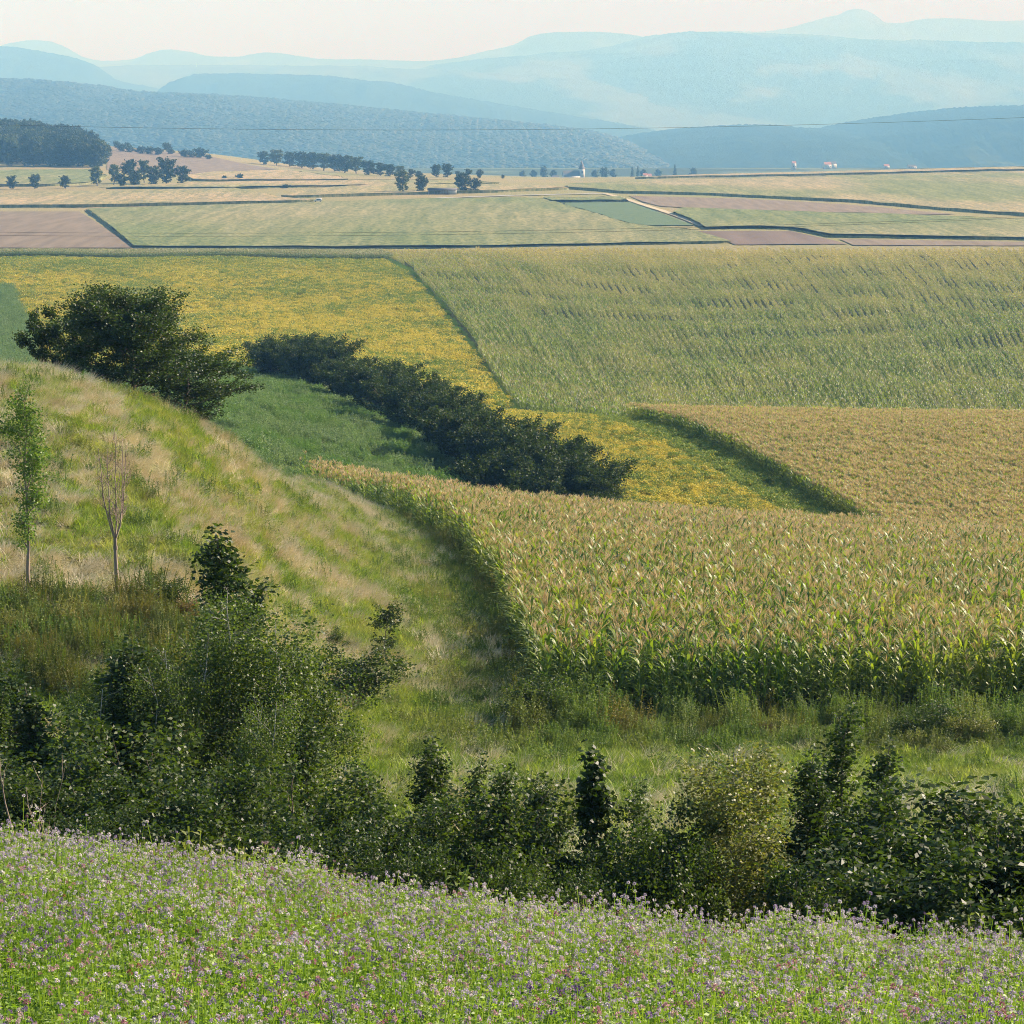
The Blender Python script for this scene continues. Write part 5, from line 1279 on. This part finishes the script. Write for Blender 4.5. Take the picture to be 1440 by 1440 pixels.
for sx_ in (-1.5, 1.5):
    for sy in (-.85, .85):
        wh = MB(); wh.tube([(sx_, sy-.1, .33), (sx_, sy+.1, .33)], [.33, .33], 14); wh.tube([(sx_, sy-.11, .33), (sx_, sy-.105, .33)], [.33, .01], 14); wh.tube([(sx_, sy+.105, .33), (sx_, sy+.11, .33)], [.01, .33], 14)
        obj('wheel', wh.mesh('wheel', [m_rub]), van)

# long open shed between the trees
xa, ya = hit(602, 273.5, 985); xb, yb = hit(642, 273.5, 985)
L_ = math.hypot(xb-xa, yb-ya); shed = thing('open_shed', 'long low open shed with a dark roof between the roadside trees', 'shed', (xa, ya, gz(xa, ya)), math.atan2(yb-ya, xb-xa))
r_ = MB(); Vv = [(-.5, -.6, 2.9), (L_+.5, -.6, 2.9), (L_+.5, 2.5, 3.9), (-.5, 2.5, 3.9), (-.5, 5.6, 2.9), (L_+.5, 5.6, 2.9)]
Vv += [(a, b, c-.15) for a, b, c in Vv]
r_.add(np.array(Vv), [(0,1,2,3),(3,2,5,4),(6,9,8,7),(9,10,11,8),(0,6,7,1),(4,5,11,10),(0,3,9,6),(3,4,10,9),(1,7,8,2),(2,8,11,5)]); obj('roof', r_.mesh('roof', [m_slate]), shed)
w_ = MB(); w_.box((0, 4.6, -.3), (L_, 4.9, 2.8)); w_.box((0, 0, -.3), (.3, 4.597, 2.8)); w_.box((L_*.72, .3, -.3), (L_, .5, 2.7)); obj('wall', w_.mesh('wall', [m_plaster]), shed)
for i in range(8):
    p_ = MB(); p_.box((L_*.04 + i*L_*.09, 0, -.3), (L_*.04 + .28 + i*L_*.09, .25, 2.85)); obj('post', p_.mesh('post', [m_wood]), shed)

# village church and houses
def house(px, Y, w, d, h, roof_h, mr, label, rz=0.3, name='village_house', cat='house', group='houses of the distant village', zoff=0):
    x, y, z = atz(px, Y); o = thing(name, label, cat, (x, y, z + zoff), rz, group)
    b = MB(); b.box((-w/2, -d/2, -1), (w/2, d/2, h)); b.add([(-w/2,-d/2,h),(-w/2,d/2,h),(-w/2,0,h+roof_h-.1),(-w/2,0,h+roof_h-.1),(w/2,-d/2,h),(w/2,d/2,h),(w/2,0,h+roof_h-.1),(w/2,0,h+roof_h-.1)], [(0,1,2,3),(4,7,6,5)])
    obj('wall', b.mesh('wall', [m_plaster]), o)
    r = MB(); e = .4; Vv = [(-w/2-e,-d/2-e,h-.3),(w/2+e,-d/2-e,h-.3),(w/2+e,0,h+roof_h),(-w/2-e,0,h+roof_h),(-w/2-e,d/2+e,h-.3),(w/2+e,d/2+e,h-.3)]
    r.add(np.array(Vv), [(0,1,2,3),(3,2,5,4)]); obj('roof', r.mesh('roof', [mr]), o)
    for k in range(max(2, int(w/4))):
        wi = MB(); xx = -w/2 + (k+.5)*w/max(2, int(w/4)); wi.box((xx-.6, -d/2-.05, h*.45), (xx+.6, -d/2+.02, h*.45+1.4)); obj('window', wi.mesh('window', [m_glass]), o)
    return o
x, y, z = atz(818, 3320)
ch = thing('village_church', 'village church with pale square tower and dark pointed spire', 'church', (x, y, z), .25)
b = MB(); b.box((-3.6, -3.6, -2), (3.6, 3.6, 17)); obj('tower', b.mesh('tower', [m_plaster]), ch)
b = MB(); b.add([(-4,-4,17),(4,-4,17),(4,4,17),(-4,4,17),(-2.2,-2.2,22),(2.2,-2.2,22),(2.2,2.2,22),(-2.2,2.2,22),(-.1,-.1,29),(.1,-.1,29),(.1,.1,29),(-.1,.1,29)], [(0,1,5,4),(1,2,6,5),(2,3,7,6),(3,0,4,7),(4,5,9,8),(5,6,10,9),(6,7,11,10),(7,4,8,11)]); obj('spire', b.mesh('spire', [m_slate]), ch)
b = MB(); b.box((-26, -5.5, -2), (-3.603, 5.5, 8)); b.add([(-26,-5.5,8),(-26,5.5,8),(-26,0,14.9),(-26,0,14.9)], [(0,1,2,3)]); obj('nave', b.mesh('nave', [m_plaster]), ch)
b = MB(); b.add([(-26.5,-6,7.6),(-3.61,-6,7.6),(-3.61,0,15),(-26.5,0,15),(-26.5,6,7.6),(-3.61,6,7.6)], [(0,1,2,3),(3,2,5,4)]); obj('roof', b.mesh('roof', [m_slate]), ch)
for sx_ in (-1,):
    b = MB(); b.box((-1.2, -3.68, 11), (1.2, -3.59, 14)); obj('belfry_opening', b.mesh('belfry_opening', [m_glass]), ch)
house(781, 3360, 9, 8, 5, 3, m_slate, 'low dark roofed house left of the church')
house(907, 3300, 6, 6, 9, 2.5, m_tile, 'narrow white house right of the church, beside the pointed trees')
house(913, 3320, 5, 6, 8.5, 2.5, m_tile, 'narrow white house just right of the other narrow one')
house(863, 3330, 16, 8, 2.6, 2, m_slate, 'low pale building on the skyline right of the church')
house(1116, 4350, 7, 7, 12, 3, m_tile, 'tall narrow white house at the foot of the right hand hill')
house(1163, 4450, 13, 10, 8, 4, m_tile, 'white house with red roof on the right, left one of a pair')
house(1170, 4520, 14, 10, 9, 4, m_slate, 'large white house on the right, right one of a pair')
house(1246, 4500, 10, 8, 5, 3, m_tile, 'small white house right of the white pair')
house(1282, 4500, 16, 9, 4, 3, m_slate, 'long low white house near the crest at the right')

# transmitter mast on the plateau
X, Y_, Z = HILLS['open_plateau']
jx = int(np.argmin(abs(720 + F*X[45]/Y_[45]*CA - 298))); xm, ym, zm = X[40, jx], Y_[40, jx], Z[40, jx]
mast = thing('radio_mast', 'white radio mast on the hazy plateau at the left', 'mast', (xm, ym, zm))
b = MB(); b.tube([(0, 0, -3), (0, 0, 25), (0, 0, 55)], [2.6, 1.6, .7], 10); obj('shaft', b.mesh('shaft', [m_steel], True), mast)
b = MB(); b.tube([(0, 0, 26), (0, 0, 26.1), (0, 0, 30), (0, 0, 30.1)], [1.6, 4.2, 4.2, 1.6], 12); obj('platform', b.mesh('platform', [m_steel]), mast)

# power cables
def cable(pts, Y, rad, label):
    px = np.linspace(-600, 2050, 60); ys = np.polyfit([p[0] for p in pts], [p[1] for p in pts], 2); py = np.polyval(ys, px)
    P = np.array([xyz(a, b, Y) for a, b in zip(px, py)])
    c = MB(); c.tube(P, np.full(len(P), rad), 6); o = obj('power_cable', c.mesh('power_cable', [m_cable], True)); tag(o, label, 'cable', 'power cables crossing the valley')
cable([(0,176),(300,180),(700,183),(1080,177),(1440,165)], 520, .032, 'highest power cable, sagging across the wooded hill')
cable([(0,326),(400,329),(720,324.5),(1060,316),(1440,305)], 470, .028, 'upper one of the two power cables crossing the valley fields')
cable([(0,330.5),(400,333),(720,328.5),(1060,319),(1440,307)], 474, .028, 'lower one of the two power cables crossing the valley fields')
